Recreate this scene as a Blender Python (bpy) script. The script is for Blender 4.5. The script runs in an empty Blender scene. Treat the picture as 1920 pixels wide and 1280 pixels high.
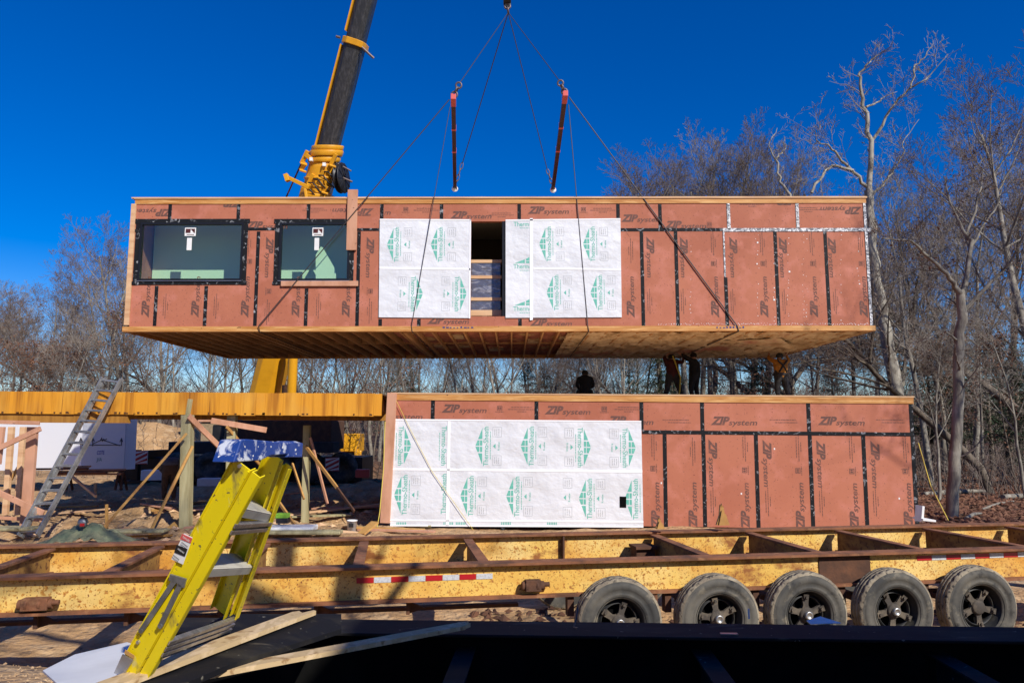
import bpy, math, random
import numpy as np
from mathutils import Vector, Matrix

# ------------------------------------------------------------------ camera, light
sc = bpy.context.scene
COL = sc.collection
FPX = 1387.0                       # focal length in photograph pixels (1920 wide)
PITCH = math.atan(168.0 / FPX)
CAMH = 2.1
cam_d = bpy.data.cameras.new('camera')
cam = bpy.data.objects.new('camera', cam_d); COL.objects.link(cam)
cam_d.sensor_width = 36.0; cam_d.lens = FPX / 1920.0 * 36.0
cam_d.clip_start = 0.05; cam_d.clip_end = 3000
cam.location = (0, 0, CAMH); cam.rotation_euler = (math.pi / 2 + PITCH, 0, 0)
sc.camera = cam

SUN_EL = math.radians(36); SUN_AZ = math.radians(142)      # azimuth clockwise from +Y
sun_vec = Vector((math.sin(SUN_AZ) * math.cos(SUN_EL), math.cos(SUN_AZ) * math.cos(SUN_EL), math.sin(SUN_EL)))
w = bpy.data.worlds.new('World'); sc.world = w; w.use_nodes = True
nt = w.node_tree; nt.nodes.clear()
sky = nt.nodes.new('ShaderNodeTexSky'); sky.sky_type = 'NISHITA'; sky.sun_disc = False
sky.sun_elevation = SUN_EL; sky.sun_rotation = SUN_AZ
sky.air_density = 1.0; sky.dust_density = 0.25; sky.ozone_density = 4.5; sky.altitude = 300
hs = nt.nodes.new('ShaderNodeHueSaturation'); hs.inputs['Hue'].default_value = .519; hs.inputs['Saturation'].default_value = 1.5; hs.inputs['Value'].default_value = 1.15
bg = nt.nodes.new('ShaderNodeBackground'); bg.inputs['Strength'].default_value = 0.085
wo = nt.nodes.new('ShaderNodeOutputWorld')
nt.links.new(sky.outputs[0], hs.inputs['Color']); nt.links.new(hs.outputs[0], bg.inputs[0]); nt.links.new(bg.outputs[0], wo.inputs[0])
sd = bpy.data.lights.new('sun', 'SUN'); sd.energy = 4.2; sd.angle = math.radians(0.5); sd.color = (1.0, 0.945, 0.86)
so = bpy.data.objects.new('sun', sd); COL.objects.link(so)
so.rotation_euler = sun_vec.to_track_quat('Z', 'Y').to_euler(); so.location = (20, -20, 30)
sc.view_settings.view_transform = 'Standard'; sc.view_settings.look = 'None'
sc.view_settings.exposure = 0.35; sc.view_settings.gamma = 1.0

# ------------------------------------------------------------------ helpers
CAM = Vector((0, 0, CAMH))
FW = Vector((0, math.cos(PITCH), math.sin(PITCH))); UPV = Vector((0, -math.sin(PITCH), math.cos(PITCH)))
def ray(px, py): return Vector(((px - 960) / FPX, 0, 0)) + UPV * ((640 - py) / FPX) + FW
def P(px, py, Y):
    d = ray(px, py); return CAM + d * (Y / d.y)
def PZ(px, py, z):
    d = ray(px, py); return CAM + d * ((z - CAMH) / d.z)

def tag(o, label=None, cat=None, group=None, kind=None):
    if label: o['label'] = label
    if cat: o['category'] = cat
    if group: o['group'] = group
    if kind: o['kind'] = kind
    return o

def empty(name, loc=(0, 0, 0), label=None, cat=None, group=None, rz=0.0):
    o = bpy.data.objects.new(name, None); COL.objects.link(o)
    o.location = loc; o.rotation_euler = (0, 0, rz); o.empty_display_size = 0.2
    return tag(o, label, cat, group)

def set_parent(o, p, world=True):
    o.parent = p
    if world:
        m = Matrix.Identity(4); q = p; chain = []
        while q is not None: chain.append(q); q = q.parent
        for q in reversed(chain):
            m = m @ q.matrix_parent_inverse @ Matrix.LocRotScale(q.location, q.rotation_euler, q.scale)
        o.matrix_parent_inverse = m.inverted()

class MB:
    def __init__(s): s.v = []; s.f = []; s.m = []; s.sm = []
    def add(s, vs, fs, mi=0, smooth=False):
        b = len(s.v); s.v.extend([tuple(x) for x in vs])
        for f in fs: s.f.append([i + b for i in f]); s.m.append(mi); s.sm.append(smooth)
    def box(s, c, size, rot=None, mi=0):
        c = Vector(c); h = [x / 2 for x in size]; vs = []
        for z in (-1, 1):
            for x, y in ((-1, -1), (1, -1), (1, 1), (-1, 1)):
                p = Vector((x * h[0], y * h[1], z * h[2]))
                if rot is not None: p = rot @ p
                vs.append(c + p)
        s.add(vs, [(3, 2, 1, 0), (4, 5, 6, 7), (0, 1, 5, 4), (1, 2, 6, 5), (2, 3, 7, 6), (3, 0, 4, 7)], mi)
    def box2(s, a, b, mi=0):
        s.box([(a[i] + b[i]) / 2 for i in range(3)], [abs(b[i] - a[i]) for i in range(3)], None, mi)
    def beam(s, p0, p1, wd, ht, up=(0, 0, 1), mi=0):
        p0 = Vector(p0); p1 = Vector(p1); d = (p1 - p0); L = d.length; d.normalize()
        up = Vector(up); x = d.cross(up)
        if x.length < 1e-4: x = d.cross(Vector((1, 0, 0)))
        x.normalize(); y = x.cross(d)
        vs = []
        for t in (p0, p1):
            for a, b in ((-1, -1), (1, -1), (1, 1), (-1, 1)): vs.append(t + x * (a * wd / 2) + y * (b * ht / 2))
        s.add(vs, [(3, 2, 1, 0), (4, 5, 6, 7), (0, 1, 5, 4), (1, 2, 6, 5), (2, 3, 7, 6), (3, 0, 4, 7)], mi)
    def tube(s, p0, p1, r0, r1=None, n=10, mi=0, cap=True, smooth=True):
        s.path([p0, p1], [r0, r0 if r1 is None else r1], n, mi, cap, smooth)
    def path(s, pts, rs, n=8, mi=0, cap=True, smooth=True):
        pts = [Vector(p) for p in pts]
        if not hasattr(rs, '__len__'): rs = [rs] * len(pts)
        vs = []; d0 = (pts[1] - pts[0]).normalized()
        x = d0.cross(Vector((0, 0, 1)))
        if x.length < 1e-3: x = d0.cross(Vector((1, 0, 0)))
        x.normalize()
        for i, p in enumerate(pts):
            if i == 0: d = pts[1] - pts[0]
            elif i == len(pts) - 1: d = pts[-1] - pts[-2]
            else: d = pts[i + 1] - pts[i - 1]
            d.normalize(); x = (x - d * x.dot(d)).normalized(); y = d.cross(x)
            for k in range(n):
                a = 2 * math.pi * k / n; vs.append(p + (x * math.cos(a) + y * math.sin(a)) * rs[i])
        fs = []
        for i in range(len(pts) - 1):
            for k in range(n):
                fs.append((i * n + k, i * n + (k + 1) % n, (i + 1) * n + (k + 1) % n, (i + 1) * n + k))
        s.add(vs, fs, mi, smooth)
        if cap:
            s.add(vs[:n], [tuple(reversed(range(n)))], mi); s.add(vs[-n:], [tuple(range(n))], mi)
    def prism(s, poly, d, mi=0):
        poly = [Vector(p) for p in poly]; d = Vector(d); n = len(poly)
        s.add(poly + [p + d for p in poly], [tuple(range(n))[::-1], tuple(range(n, 2 * n))] +
              [(i, (i + 1) % n, n + (i + 1) % n, n + i) for i in range(n)], mi)
    def lathe(s, c, axis, prof, n=32, mi=0, smooth=True, xdir=None, jit=None):
        c = Vector(c); a = Vector(axis).normalized()
        x = Vector(xdir) if xdir else (a.cross(Vector((0, 0, 1))) if abs(a.z) < .9 else Vector((1, 0, 0)))
        x.normalize(); y = a.cross(x); vs = []
        for k in range(n):
            t = 2 * math.pi * k / n; dr = x * math.cos(t) + y * math.sin(t)
            for i, (r, h) in enumerate(prof):
                rr = r + (jit(k, i) if jit else 0)
                vs.append(c + dr * rr + a * h)
        m = len(prof); fs = []
        for k in range(n):
            for i in range(m - 1):
                fs.append((k * m + i, ((k + 1) % n) * m + i, ((k + 1) % n) * m + i + 1, k * m + i + 1))
        s.add(vs, fs, mi, smooth)
    def build(s, name, mats, parent=None, world=True, bevel=0):
        me = bpy.data.meshes.new(name); me.from_pydata(s.v, [], s.f)
        if not isinstance(mats, (list, tuple)): mats = [mats]
        for m in mats: me.materials.append(m)
        me.polygons.foreach_set('material_index', s.m); me.polygons.foreach_set('use_smooth', s.sm)
        me.update()
        o = bpy.data.objects.new(name, me); COL.objects.link(o)
        if bevel:
            b = o.modifiers.new('bevel', 'BEVEL'); b.width = bevel; b.segments = 2; b.limit_method = 'ANGLE'
        if parent is not None: set_parent(o, parent, world)
        return o

def split_boxes(mb, name, m, parent):
    for i in range(0, len(mb.v), 8):
        q = MB(); q.add(mb.v[i:i + 8], [[j - i for j in f] for f in mb.f[i // 8 * 6:i // 8 * 6 + 6]]); q.build(name, m, parent)

class Frame:
    """a plane in the world: u to the right, v up, n towards the viewer's side"""
    def __init__(s, O, u, v):
        s.O = Vector(O); s.u = Vector(u).normalized(); v = Vector(v); s.v = (v - s.u * v.dot(s.u)).normalized(); s.n = s.u.cross(s.v)
    def pt(s, a, b, c=0): return s.O + s.u * a + s.v * b + s.n * c
    def px(s, px, py):
        d = ray(px, py); t = (s.O - CAM).dot(s.n) / d.dot(s.n); q = CAM + d * t - s.O
        return q.dot(s.u), q.dot(s.v)
    def box(s, mb, a0, a1, b0, b1, c0, c1, mi=0):
        vs = [s.pt(a, b, c) for c in (c0, c1) for a, b in ((a0, b0), (a1, b0), (a1, b1), (a0, b1))]
        mb.add(vs, [(3, 2, 1, 0), (4, 5, 6, 7), (0, 1, 5, 4), (1, 2, 6, 5), (2, 3, 7, 6), (3, 0, 4, 7)], mi)
    def pbox(s, mb, x0, y0, x1, y1, c0, c1, mi=0):
        a0, b1 = s.px(x0, y0); a1, b0 = s.px(x1, y1)
        s.box(mb, a0, a1, b0, b1, c0, c1, mi)
    def quad(s, mb, pts, c0, c1, mi=0):            # pixel polygon on the plane, given thickness
        mb.prism([s.pt(*s.px(x, y), c0) for x, y in pts], s.n * (c1 - c0), mi)

# ------------------------------------------------------------------ materials
def mat(name, col, rough=0.8, metal=0.0, layers=(), bump=None, spec=0.4, coat=0.0, coord='Object'):
    """layers: (colour, scale(x,y,z), lo, hi, detail, distortion)"""
    m = bpy.data.materials.new(name); m.use_nodes = True; t = m.node_tree; N = t.nodes; L = t.links
    b = N['Principled BSDF']; b.inputs['Roughness'].default_value = rough; b.inputs['Metallic'].default_value = metal
    b.inputs['Specular IOR Level'].default_value = spec; b.inputs['Coat Weight'].default_value = coat
    b.inputs['Base Color'].default_value = (*col, 1)
    tc = N.new('ShaderNodeTexCoord'); last = None
    for i, ly in enumerate(layers):
        c2, scl, lo, hi = ly[:4]; det = ly[4] if len(ly) > 4 else 5; dist = ly[5] if len(ly) > 5 else 0
        mp = N.new('ShaderNodeMapping'); mp.inputs['Scale'].default_value = scl if hasattr(scl, '__len__') else (scl,) * 3
        mp.inputs['Location'].default_value = (i * 7.3, i * 3.1, i * 5.7)
        L.new(tc.outputs[coord], mp.inputs[0])
        nz = N.new('ShaderNodeTexNoise'); nz.inputs['Scale'].default_value = 1; nz.inputs['Detail'].default_value = det
        nz.inputs['Roughness'].default_value = 0.6; nz.inputs['Distortion'].default_value = dist
        L.new(mp.outputs[0], nz.inputs['Vector'])
        mr = N.new('ShaderNodeMapRange'); mr.inputs['From Min'].default_value = lo; mr.inputs['From Max'].default_value = hi
        L.new(nz.outputs['Fac'], mr.inputs['Value'])
        mx = N.new('ShaderNodeMix'); mx.data_type = 'RGBA'
        L.new(mr.outputs[0], mx.inputs['Factor'])
        if last is None: mx.inputs[6].default_value = (*col, 1)
        else: L.new(last, mx.inputs[6])
        mx.inputs[7].default_value = (*c2, 1); last = mx.outputs[2]
    if last is not None: L.new(last, b.inputs['Base Color'])
    if bump:
        scl, st, dist = bump
        mp = N.new('ShaderNodeMapping'); mp.inputs['Scale'].default_value = scl if hasattr(scl, '__len__') else (scl,) * 3
        L.new(tc.outputs[coord], mp.inputs[0])
        nz = N.new('ShaderNodeTexNoise'); nz.inputs['Scale'].default_value = 1; nz.inputs['Detail'].default_value = 6
        L.new(mp.outputs[0], nz.inputs['Vector'])
        bp = N.new('ShaderNodeBump'); bp.inputs['Strength'].default_value = st; bp.inputs['Distance'].default_value = dist
        L.new(nz.outputs['Fac'], bp.inputs['Height']); L.new(bp.outputs[0], b.inputs['Normal'])
    return m

M = {}
M['zip'] = mat('red_sheathing', (.44, .152, .085), .75, layers=[((.37, .118, .065), (.5, .5, .35), .4, .62), ((.52, .19, .13), (2.2, 2.2, 2.2), .5, .75), ((.20, .06, .04), (28, 28, 28), .66, .72, 2)], bump=((14, 14, 14), .15, .01))
M['tape'] = mat('black_tape', (.011, .012, .014), .6, layers=[((.42, .43, .45), (5, 5, 5), .57, .74, 4, 2.0)], bump=((9, 9, 9), .4, .02), spec=.15)  # grey noise streaks paint glints into the tape colour
M['tape_silver'] = mat('silver_tape', (.12, .12, .13), .3, layers=[((.72, .72, .73), (7, 7, 7), .45, .62, 5, 2.5)], bump=((18, 18, 18), .8, .02), spec=.7)
M['rim'] = mat('orange_timber', (.55, .27, .08), .6, layers=[((.42, .17, .035), (.8, 4, 9), .42, .62), ((.66, .38, .14), (1.7, 3, 24), .5, .66), ((.12, .05, .02), (6, 6, 14), .72, .75, 2)], bump=((4, 4, 30), .2, .01))
M['pine'] = mat('pale_pine', (.66, .43, .24), .65, layers=[((.52, .29, .15), (.8, .8, 8), .42, .65), ((.3, .14, .07), (9, 9, 9), .72, .76, 2)], bump=((20, 20, 4), .2, .005))
M['pine2'] = mat('pink_pine', (.55, .29, .18), .7, layers=[((.42, .2, .11), (3, 3, 1), .42, .65), ((.2, .09, .05), (8, 8, 8), .7, .75, 2)])
M['treated'] = mat('treated_timber', (.40, .36, .20), .75, layers=[((.28, .24, .12), (9, 9, .9), .42, .62), ((.14, .11, .05), (7, 7, 5), .68, .74, 2)])
M['stake'] = mat('ochre_stake_timber', (.50, .28, .08), .7, layers=[((.36, .17, .05), (4, 4, 4), .42, .65)])
M['joist'] = mat('joist_timber', (.58, .35, .16), .75, layers=[((.42, .23, .10), (2, .6, 2), .4, .65)])
M['ply'] = mat('subfloor_board', (.20, .105, .05), .85, layers=[((.12, .06, .03), (1.2, 1.2, 1.2), .4, .65)])
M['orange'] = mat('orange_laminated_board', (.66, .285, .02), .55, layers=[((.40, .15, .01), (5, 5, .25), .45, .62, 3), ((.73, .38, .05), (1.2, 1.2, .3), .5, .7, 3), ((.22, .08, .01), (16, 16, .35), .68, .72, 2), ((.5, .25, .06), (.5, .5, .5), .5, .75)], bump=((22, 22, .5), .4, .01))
M['orange_dk'] = mat('darker_orange_board', (.40, .19, .03), .65, layers=[((.26, .11, .015), (7, 7, .4), .42, .62)])  # darker orange tone for the lower and rear beams
M['wrap'] = mat('white_wrap', (.70, .715, .74), .5, layers=[((.64, .655, .68), (.7, .7, .5), .4, .65)], bump=((1.1, 1.1, 1.5), .8, .12))
M['wrap_edge'] = mat('white_wrap_seam', (.86, .87, .88), .4)
M['teal'] = mat('teal_print', (.115, .43, .34), .6, layers=[((.17, .50, .40), (14, 14, 14), .45, .65)])
M['grey_print'] = mat('pale_grey_print', (.42, .44, .46), .7)
M['zip_print'] = mat('dark_print', (.13, .062, .048), .75, layers=[((.22, .085, .06), (11, 11, 11), .5, .7)])
M['zip_faint'] = mat('dark_fine_print', (.25, .095, .065), .75)
M['black'] = mat('black_metal', (.012, .012, .014), .45, layers=[((.03, .028, .027), (3, 3, 3), .45, .7)], bump=((20, 20, 20), .1, .01))
M['frame_black'] = mat('black_frame', (.01, .01, .011), .35)
M['deadblack'] = mat('black_and_deep_shade', (.004, .004, .0042), .9, layers=[((.010, .010, .009), (2, 2, 2), .5, .7)], spec=.05)  # pitch black; on the foreground frame its colour also stands in for deep shade
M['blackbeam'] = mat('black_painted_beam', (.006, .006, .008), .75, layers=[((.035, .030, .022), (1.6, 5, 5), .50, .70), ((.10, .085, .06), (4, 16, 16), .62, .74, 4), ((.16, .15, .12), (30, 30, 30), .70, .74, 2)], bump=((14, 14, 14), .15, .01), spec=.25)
M['rust'] = mat('brown_rusty_steel', (.25, .10, .045), .85, layers=[((.10, .045, .025), (4, 4, 4), .42, .65), ((.34, .17, .08), (9, 9, 9), .55, .75)], bump=((30, 30, 30), .4, .01))
M['rust_dk'] = mat('dark_rusty_steel', (.075, .036, .022), .9, layers=[((.14, .06, .03), (6, 6, 6), .45, .7)], bump=((30, 30, 30), .4, .01))
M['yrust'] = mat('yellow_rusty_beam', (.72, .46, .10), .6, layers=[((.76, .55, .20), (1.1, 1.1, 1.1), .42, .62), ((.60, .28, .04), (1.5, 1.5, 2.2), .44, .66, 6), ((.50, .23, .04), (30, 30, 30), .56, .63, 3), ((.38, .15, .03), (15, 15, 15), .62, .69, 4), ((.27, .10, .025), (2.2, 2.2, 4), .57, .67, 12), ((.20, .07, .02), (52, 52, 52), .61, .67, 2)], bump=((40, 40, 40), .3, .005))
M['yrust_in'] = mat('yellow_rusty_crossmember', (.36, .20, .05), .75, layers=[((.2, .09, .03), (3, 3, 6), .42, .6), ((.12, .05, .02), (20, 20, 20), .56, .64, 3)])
M['crane_y'] = mat('crane_yellow', (.72, .34, .012), .4, layers=[((.60, .27, .008), (1.5, 1.5, 1.5), .45, .7)], spec=.5)
M['crane_b'] = mat('crane_boom_black', (.022, .023, .026), .42, layers=[((.05, .05, .055), (14, 14, .25), .45, .66, 3)], spec=.5)
M['lad_y'] = mat('ladder_yellow', (.80, .64, .004), .38, layers=[((.68, .53, .008), (3, 3, 3), .48, .7), ((.30, .24, .05), (14, 14, 5), .60, .70, 6), ((.62, .56, .25), (22, 22, 6), .66, .72, 4), ((.16, .13, .05), (60, 60, 60), .66, .70, 2)], spec=.5)
M['lad_b'] = mat('ladder_blue', (.013, .045, .22), .45, layers=[((.55, .58, .66), (16, 16, 16), .52, .60, 5, .6), ((.05, .09, .3), (5, 5, 5), .45, .65), ((.7, .7, .7), (45, 45, 45), .66, .7, 2)])
M['alu'] = mat('aluminium', (.40, .40, .41), .38, .85, layers=[((.6, .6, .6), (2, 40, 2), .45, .65)], bump=((8, 60, 8), .2, .003))
M['tread'] = mat('dusty_step_tread', (.64, .61, .52), .7, .1, layers=[((.48, .45, .38), (9, 9, 9), .5, .7)])
M['galv'] = mat('grey_steel_brace', (.16, .17, .18), .45, .6, layers=[((.26, .27, .28), (18, 18, 18), .45, .65)])
M['alu_dk'] = mat('weathered_aluminium', (.36, .36, .35), .45, .6, layers=[((.22, .22, .21), (6, 6, 6), .45, .65)])
M['white'] = mat('white_paint', (.78, .78, .76), .5, layers=[((.68, .68, .66), (3, 3, 3), .45, .7)])
M['osb'] = mat('strand_board', (.50, .36, .19), .75, layers=[((.62, .46, .27), (22, 9, 14), .5, .6, 3), ((.30, .18, .08), (14, 22, 18), .58, .66, 3)], bump=((25, 25, 25), .3, .004))
M['rubber'] = mat('tyre_rubber', (.045, .045, .043), .85, layers=[((.125, .115, .095), (3, 3, 3), .38, .65, 6), ((.20, .175, .13), (9, 9, 9), .56, .72, 6), ((.025, .025, .025), (5, 5, 5), .6, .7, 4)], bump=((40, 40, 40), .25, .004), spec=.3)
M['tread_r'] = mat('tyre_tread', (.20, .165, .12), .95, layers=[((.32, .27, .19), (7, 7, 7), .42, .62), ((.05, .045, .04), (22, 22, 22), .55, .65)], bump=((45, 45, 45), .6, .01), spec=.2)
M['rimblk'] = mat('wheel_rim_black', (.016, .017, .018), .55, layers=[((.05, .045, .035), (8, 8, 8), .5, .7)])
M['spider'] = mat('wheel_spider', (.055, .046, .038), .8, layers=[((.15, .12, .085), (9, 9, 9), .45, .65)])
M['chrome'] = mat('hub_steel', (.45, .44, .42), .35, .8)
M['refl_r'] = mat('red_reflector', (.42, .012, .018), .35, spec=.6)
M['refl_w'] = mat('silver_reflector', (.55, .56, .58), .35, layers=[((.45, .46, .48), (60, 2, 60), .45, .6, 1)], spec=.6)
M['cable'] = mat('steel_cable', (.07, .065, .065), .5, .4)
M['shackle'] = mat('shackle_steel', (.17, .13, .12), .5, .5)
M['barred'] = mat('dark_red_spreader', (.045, .012, .014), .5, layers=[((.09, .02, .02), (4, 4, 4), .45, .7)])
M['redtag'] = mat('red_paint', (.62, .10, .09), .5)
M['rope_y'] = mat('yellow_rope', (.60, .47, .08), .7)
M['sand'] = mat('sand', (.46, .31, .17), .95, layers=[((.36, .22, .11), (1.3, 1.3, 1.3), .4, .65), ((.56, .41, .25), (5, 5, 5), .5, .75)], bump=((4, 4, 4), .8, .25))
M['insul'] = mat('tan_insulation', (.66, .52, .32), .9, layers=[((.40, .28, .15), (2.2, 1.4, 2), .45, .62), ((.72, .60, .40), (3, 1.6, 3), .48, .6), ((.50, .24, .17), (.45, .35, .4), .60, .66)], bump=((6, 3, 6), .6, .06))
M['insul_p'] = mat('pink_insulation', (.42, .17, .12), .95, layers=[((.3, .12, .08), (3, 3, 3), .45, .65), ((.55, .38, .2), (1.2, 1.0, 1), .56, .66)], bump=((7, 7, 7), .8, .05))
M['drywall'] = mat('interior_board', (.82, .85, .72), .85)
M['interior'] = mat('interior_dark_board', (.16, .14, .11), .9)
M['ceil'] = mat('interior_ceiling', (.7, .74, .68), .85)
M['shrink'] = mat('shrink_wrapped_goods', (.10, .10, .13), .14, layers=[((.36, .36, .4), (3, 3, 8), .52, .68, 4, 1)], bump=((5, 5, 9), .7, .05), spec=.9, coat=.6)
M['bark_lt'] = mat('pale_grey_bark', (.36, .33, .27), .9, layers=[((.17, .15, .12), (6, 6, 1.4), .42, .62), ((.42, .39, .32), (3, 3, 3), .55, .75)], bump=((20, 20, 5), .6, .02))
M['bark'] = mat('grey_bark', (.25, .225, .18), .9, layers=[((.13, .11, .09), (6, 6, 1.4), .42, .62), ((.38, .35, .29), (3, 3, 3), .55, .75)], bump=((20, 20, 5), .6, .02))
M['bark_dk'] = mat('brown_bark', (.15, .12, .09), .95, layers=[((.075, .06, .045), (7, 7, 1.4), .42, .62)], bump=((20, 20, 5), .6, .02))
M['twig'] = mat('grey_brown_twigs', (.165, .125, .10), .9, layers=[((.13, .10, .085), (.35, .35, .35), .42, .62)])
M['twig_lt'] = mat('pale_grey_twigs', (.33, .29, .24), .9, layers=[((.2, .16, .13), (.35, .35, .35), .42, .62)])
M['leaf_r'] = mat('dead_oak_leaves', (.13, .055, .03), .85, layers=[((.20, .095, .05), (1.5, 1.5, 1.5), .45, .65)])
M['needle'] = mat('pine_needles', (.028, .055, .022), .8, layers=[((.05, .085, .03), (.8, .8, .8), .45, .65), ((.02, .035, .015), (2, 2, 2), .5, .7)])
M['skin'] = mat('skin', (.42, .22, .15), .6)
M['green'] = mat('green_tarp', (.21, .21, .12), .8, layers=[((.12, .15, .09), (3, 3, 3), .45, .65)], bump=((6, 6, 6), .8, .05))
for n, c in dict(maroon=(.085, .02, .022), navy=(.014, .014, .018), dkgrey=(.04, .04, .042), ochre=(.52, .22, .035), jeans=(.028, .032, .04), grey=(.20, .19, .19), brown=(.13, .075, .045), redc=(.5, .03, .03), greenc=(.22, .45, .04), tan=(.33, .24, .14), hair=(.02, .014, .01), hivis=(.55, .50, .05)).items():
    M['c_' + n] = mat('cloth_' + n, c, .9, layers=[(tuple(x * .6 for x in c), (9, 9, 9), .45, .7)])

for k_ in ('rubber', 'tread_r', 'spider'):
    t_ = M[k_].node_tree; oi = t_.nodes.new('ShaderNodeObjectInfo'); va = t_.nodes.new('ShaderNodeVectorMath'); va.operation = 'SCALE'; va.inputs[3].default_value = 37.0
    cb = t_.nodes.new('ShaderNodeCombineXYZ'); t_.links.new(oi.outputs['Random'], cb.inputs[0]); t_.links.new(oi.outputs['Random'], cb.inputs[2]); t_.links.new(cb.outputs[0], va.inputs[0])
    tcn = next(n for n in t_.nodes if n.type == 'TEX_COORD'); ad = t_.nodes.new('ShaderNodeVectorMath'); ad.operation = 'ADD'
    tg = [l.to_socket for l in tcn.outputs['Object'].links]; t_.links.new(tcn.outputs['Object'], ad.inputs[0]); t_.links.new(va.outputs[0], ad.inputs[1])
    for q_ in tg: t_.links.new(ad.outputs[0], q_)
def glass_mat():
    m = bpy.data.materials.new('green_window_glass'); m.use_nodes = True; t = m.node_tree; t.nodes.clear()
    o = t.nodes.new('ShaderNodeOutputMaterial'); mx = t.nodes.new('ShaderNodeMixShader')
    tr = t.nodes.new('ShaderNodeBsdfTransparent'); tr.inputs[0].default_value = (.82, .92, .85, 1)
    gl = t.nodes.new('ShaderNodeBsdfGlossy'); gl.inputs[0].default_value = (.85, 1, .95, 1); gl.inputs[1].default_value = .02
    mx.inputs[0].default_value = .06
    t.links.new(tr.outputs[0], mx.inputs[1]); t.links.new(gl.outputs[0], mx.inputs[2])
    t.links.new(mx.outputs[0], o.inputs[0]); return m
M['glass'] = glass_mat()

# ------------------------------------------------------------------ ground
def smooth(a, b, x):
    t = np.clip((x - a) / (b - a), 0, 1); return t * t * (3 - 2 * t)
rs = np.random.RandomState(3)
_ph = rs.rand(40, 4)
def fbm(x, y, f0=.5, octs=5, seed=0):
    z = 0; a = 1; f = f0
    for i in range(octs):
        p = _ph[(i * 5 + seed) % 40]; q = _ph[(i * 5 + seed + 2) % 40]
        z = z + a * (np.sin(x * f * (1 + p[0]) + y * f * (p[1] - .5) * 2 + p[2] * 9 + 1.3 * np.sin(y * f * .8 + q[3] * 9)) * np.sin(y * f * (1 + q[0]) - x * f * (q[1] - .5) * 2 + q[2] * 9 + 1.3 * np.sin(x * f * .7 + p[3] * 7)))
        a *= .5; f *= 2.1
    return z
def H(x, y):
    h = .06 * fbm(x, y, .5, 5) + .02 * fbm(x, y, 4, 4, 7)
    h = h - .12 * smooth(9, 14, y)
    # raised dirt in the left foreground, falling away before the yellow trailer
    m = (1.06 - .20 * (y - 2.6)) * smooth(6.1, 5.0, y) * smooth(-.2, -.9, x) + .02 * fbm(x, y, 3, 4, 11)
    h = np.where(y < 6.3, np.maximum(h, m), h)
    # churned sand under and beyond the orange platform
    s = smooth(13, 15, y) * smooth(36, 30, y) * smooth(-1.5, -4, x)
    h = h + s * (.14 * np.abs(fbm(x, y, .9, 4, 15)) + .04 * fbm(x, y, 3, 3, 21))
    # spoil heap behind the white unit
    h = h + 2.5 * np.exp(-(((x + 19.5) / 3.4) ** 2 + ((y - 40) / 3.2) ** 2)) * (1 + .16 * fbm(x, y, 1.1, 4, 2)) * 1.0
    h = h + 1.25 * np.exp(-(((x + 14.8) / 2.6) ** 2 + ((y - 41) / 3.0) ** 2))
    h = h + .9 * np.exp(-(((x + 7.5) / 1.3) ** 2 + ((y - 37) / 1.5) ** 2))
    h = h + .03 * smooth(24, 70, y) * (y - 24)
    return h
def axis(a, b, step, far, grow=1.13):
    c = list(np.arange(a, b, step)); s = step; x = c[-1]
    while x < far[1]: s *= grow; x += s; c.append(x)
    s = step; x = c[0]
    while x > far[0]: s *= grow; x -= s; c.insert(0, x)
    return np.array(c)
gx = axis(-13, 12, .11, (-420, 420)); gy = axis(1.5, 34, .12, (-160, 620))
X, Y = np.meshgrid(gx, gy); Z = H(X, Y)
nv = np.stack([X.ravel(), Y.ravel(), Z.ravel()], 1); nx_, ny_ = len(gx), len(gy)
ii = (np.arange(ny_ - 1)[:, None] * nx_ + np.arange(nx_ - 1)[None, :]).ravel()
qf = np.stack([ii, ii + 1, ii + nx_ + 1, ii + nx_], 1)
def np_mesh(name, v, quads, mats, smooth_=True):
    me = bpy.data.meshes.new(name); me.vertices.add(len(v)); me.vertices.foreach_set('co', np.asarray(v, dtype=np.float32).ravel())
    q = np.asarray(quads, dtype=np.int32); k = q.shape[1]
    me.loops.add(q.size); me.loops.foreach_set('vertex_index', q.ravel()); me.polygons.add(len(q))
    me.polygons.foreach_set('loop_start', np.arange(0, q.size, k, dtype=np.int32)); me.polygons.foreach_set('loop_total', np.full(len(q), k, dtype=np.int32))
    me.polygons.foreach_set('use_smooth', np.full(len(q), smooth_, dtype=bool))
    for m in (mats if isinstance(mats, (list, tuple)) else [mats]): me.materials.append(m)
    me.update(calc_edges=True); return me
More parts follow.
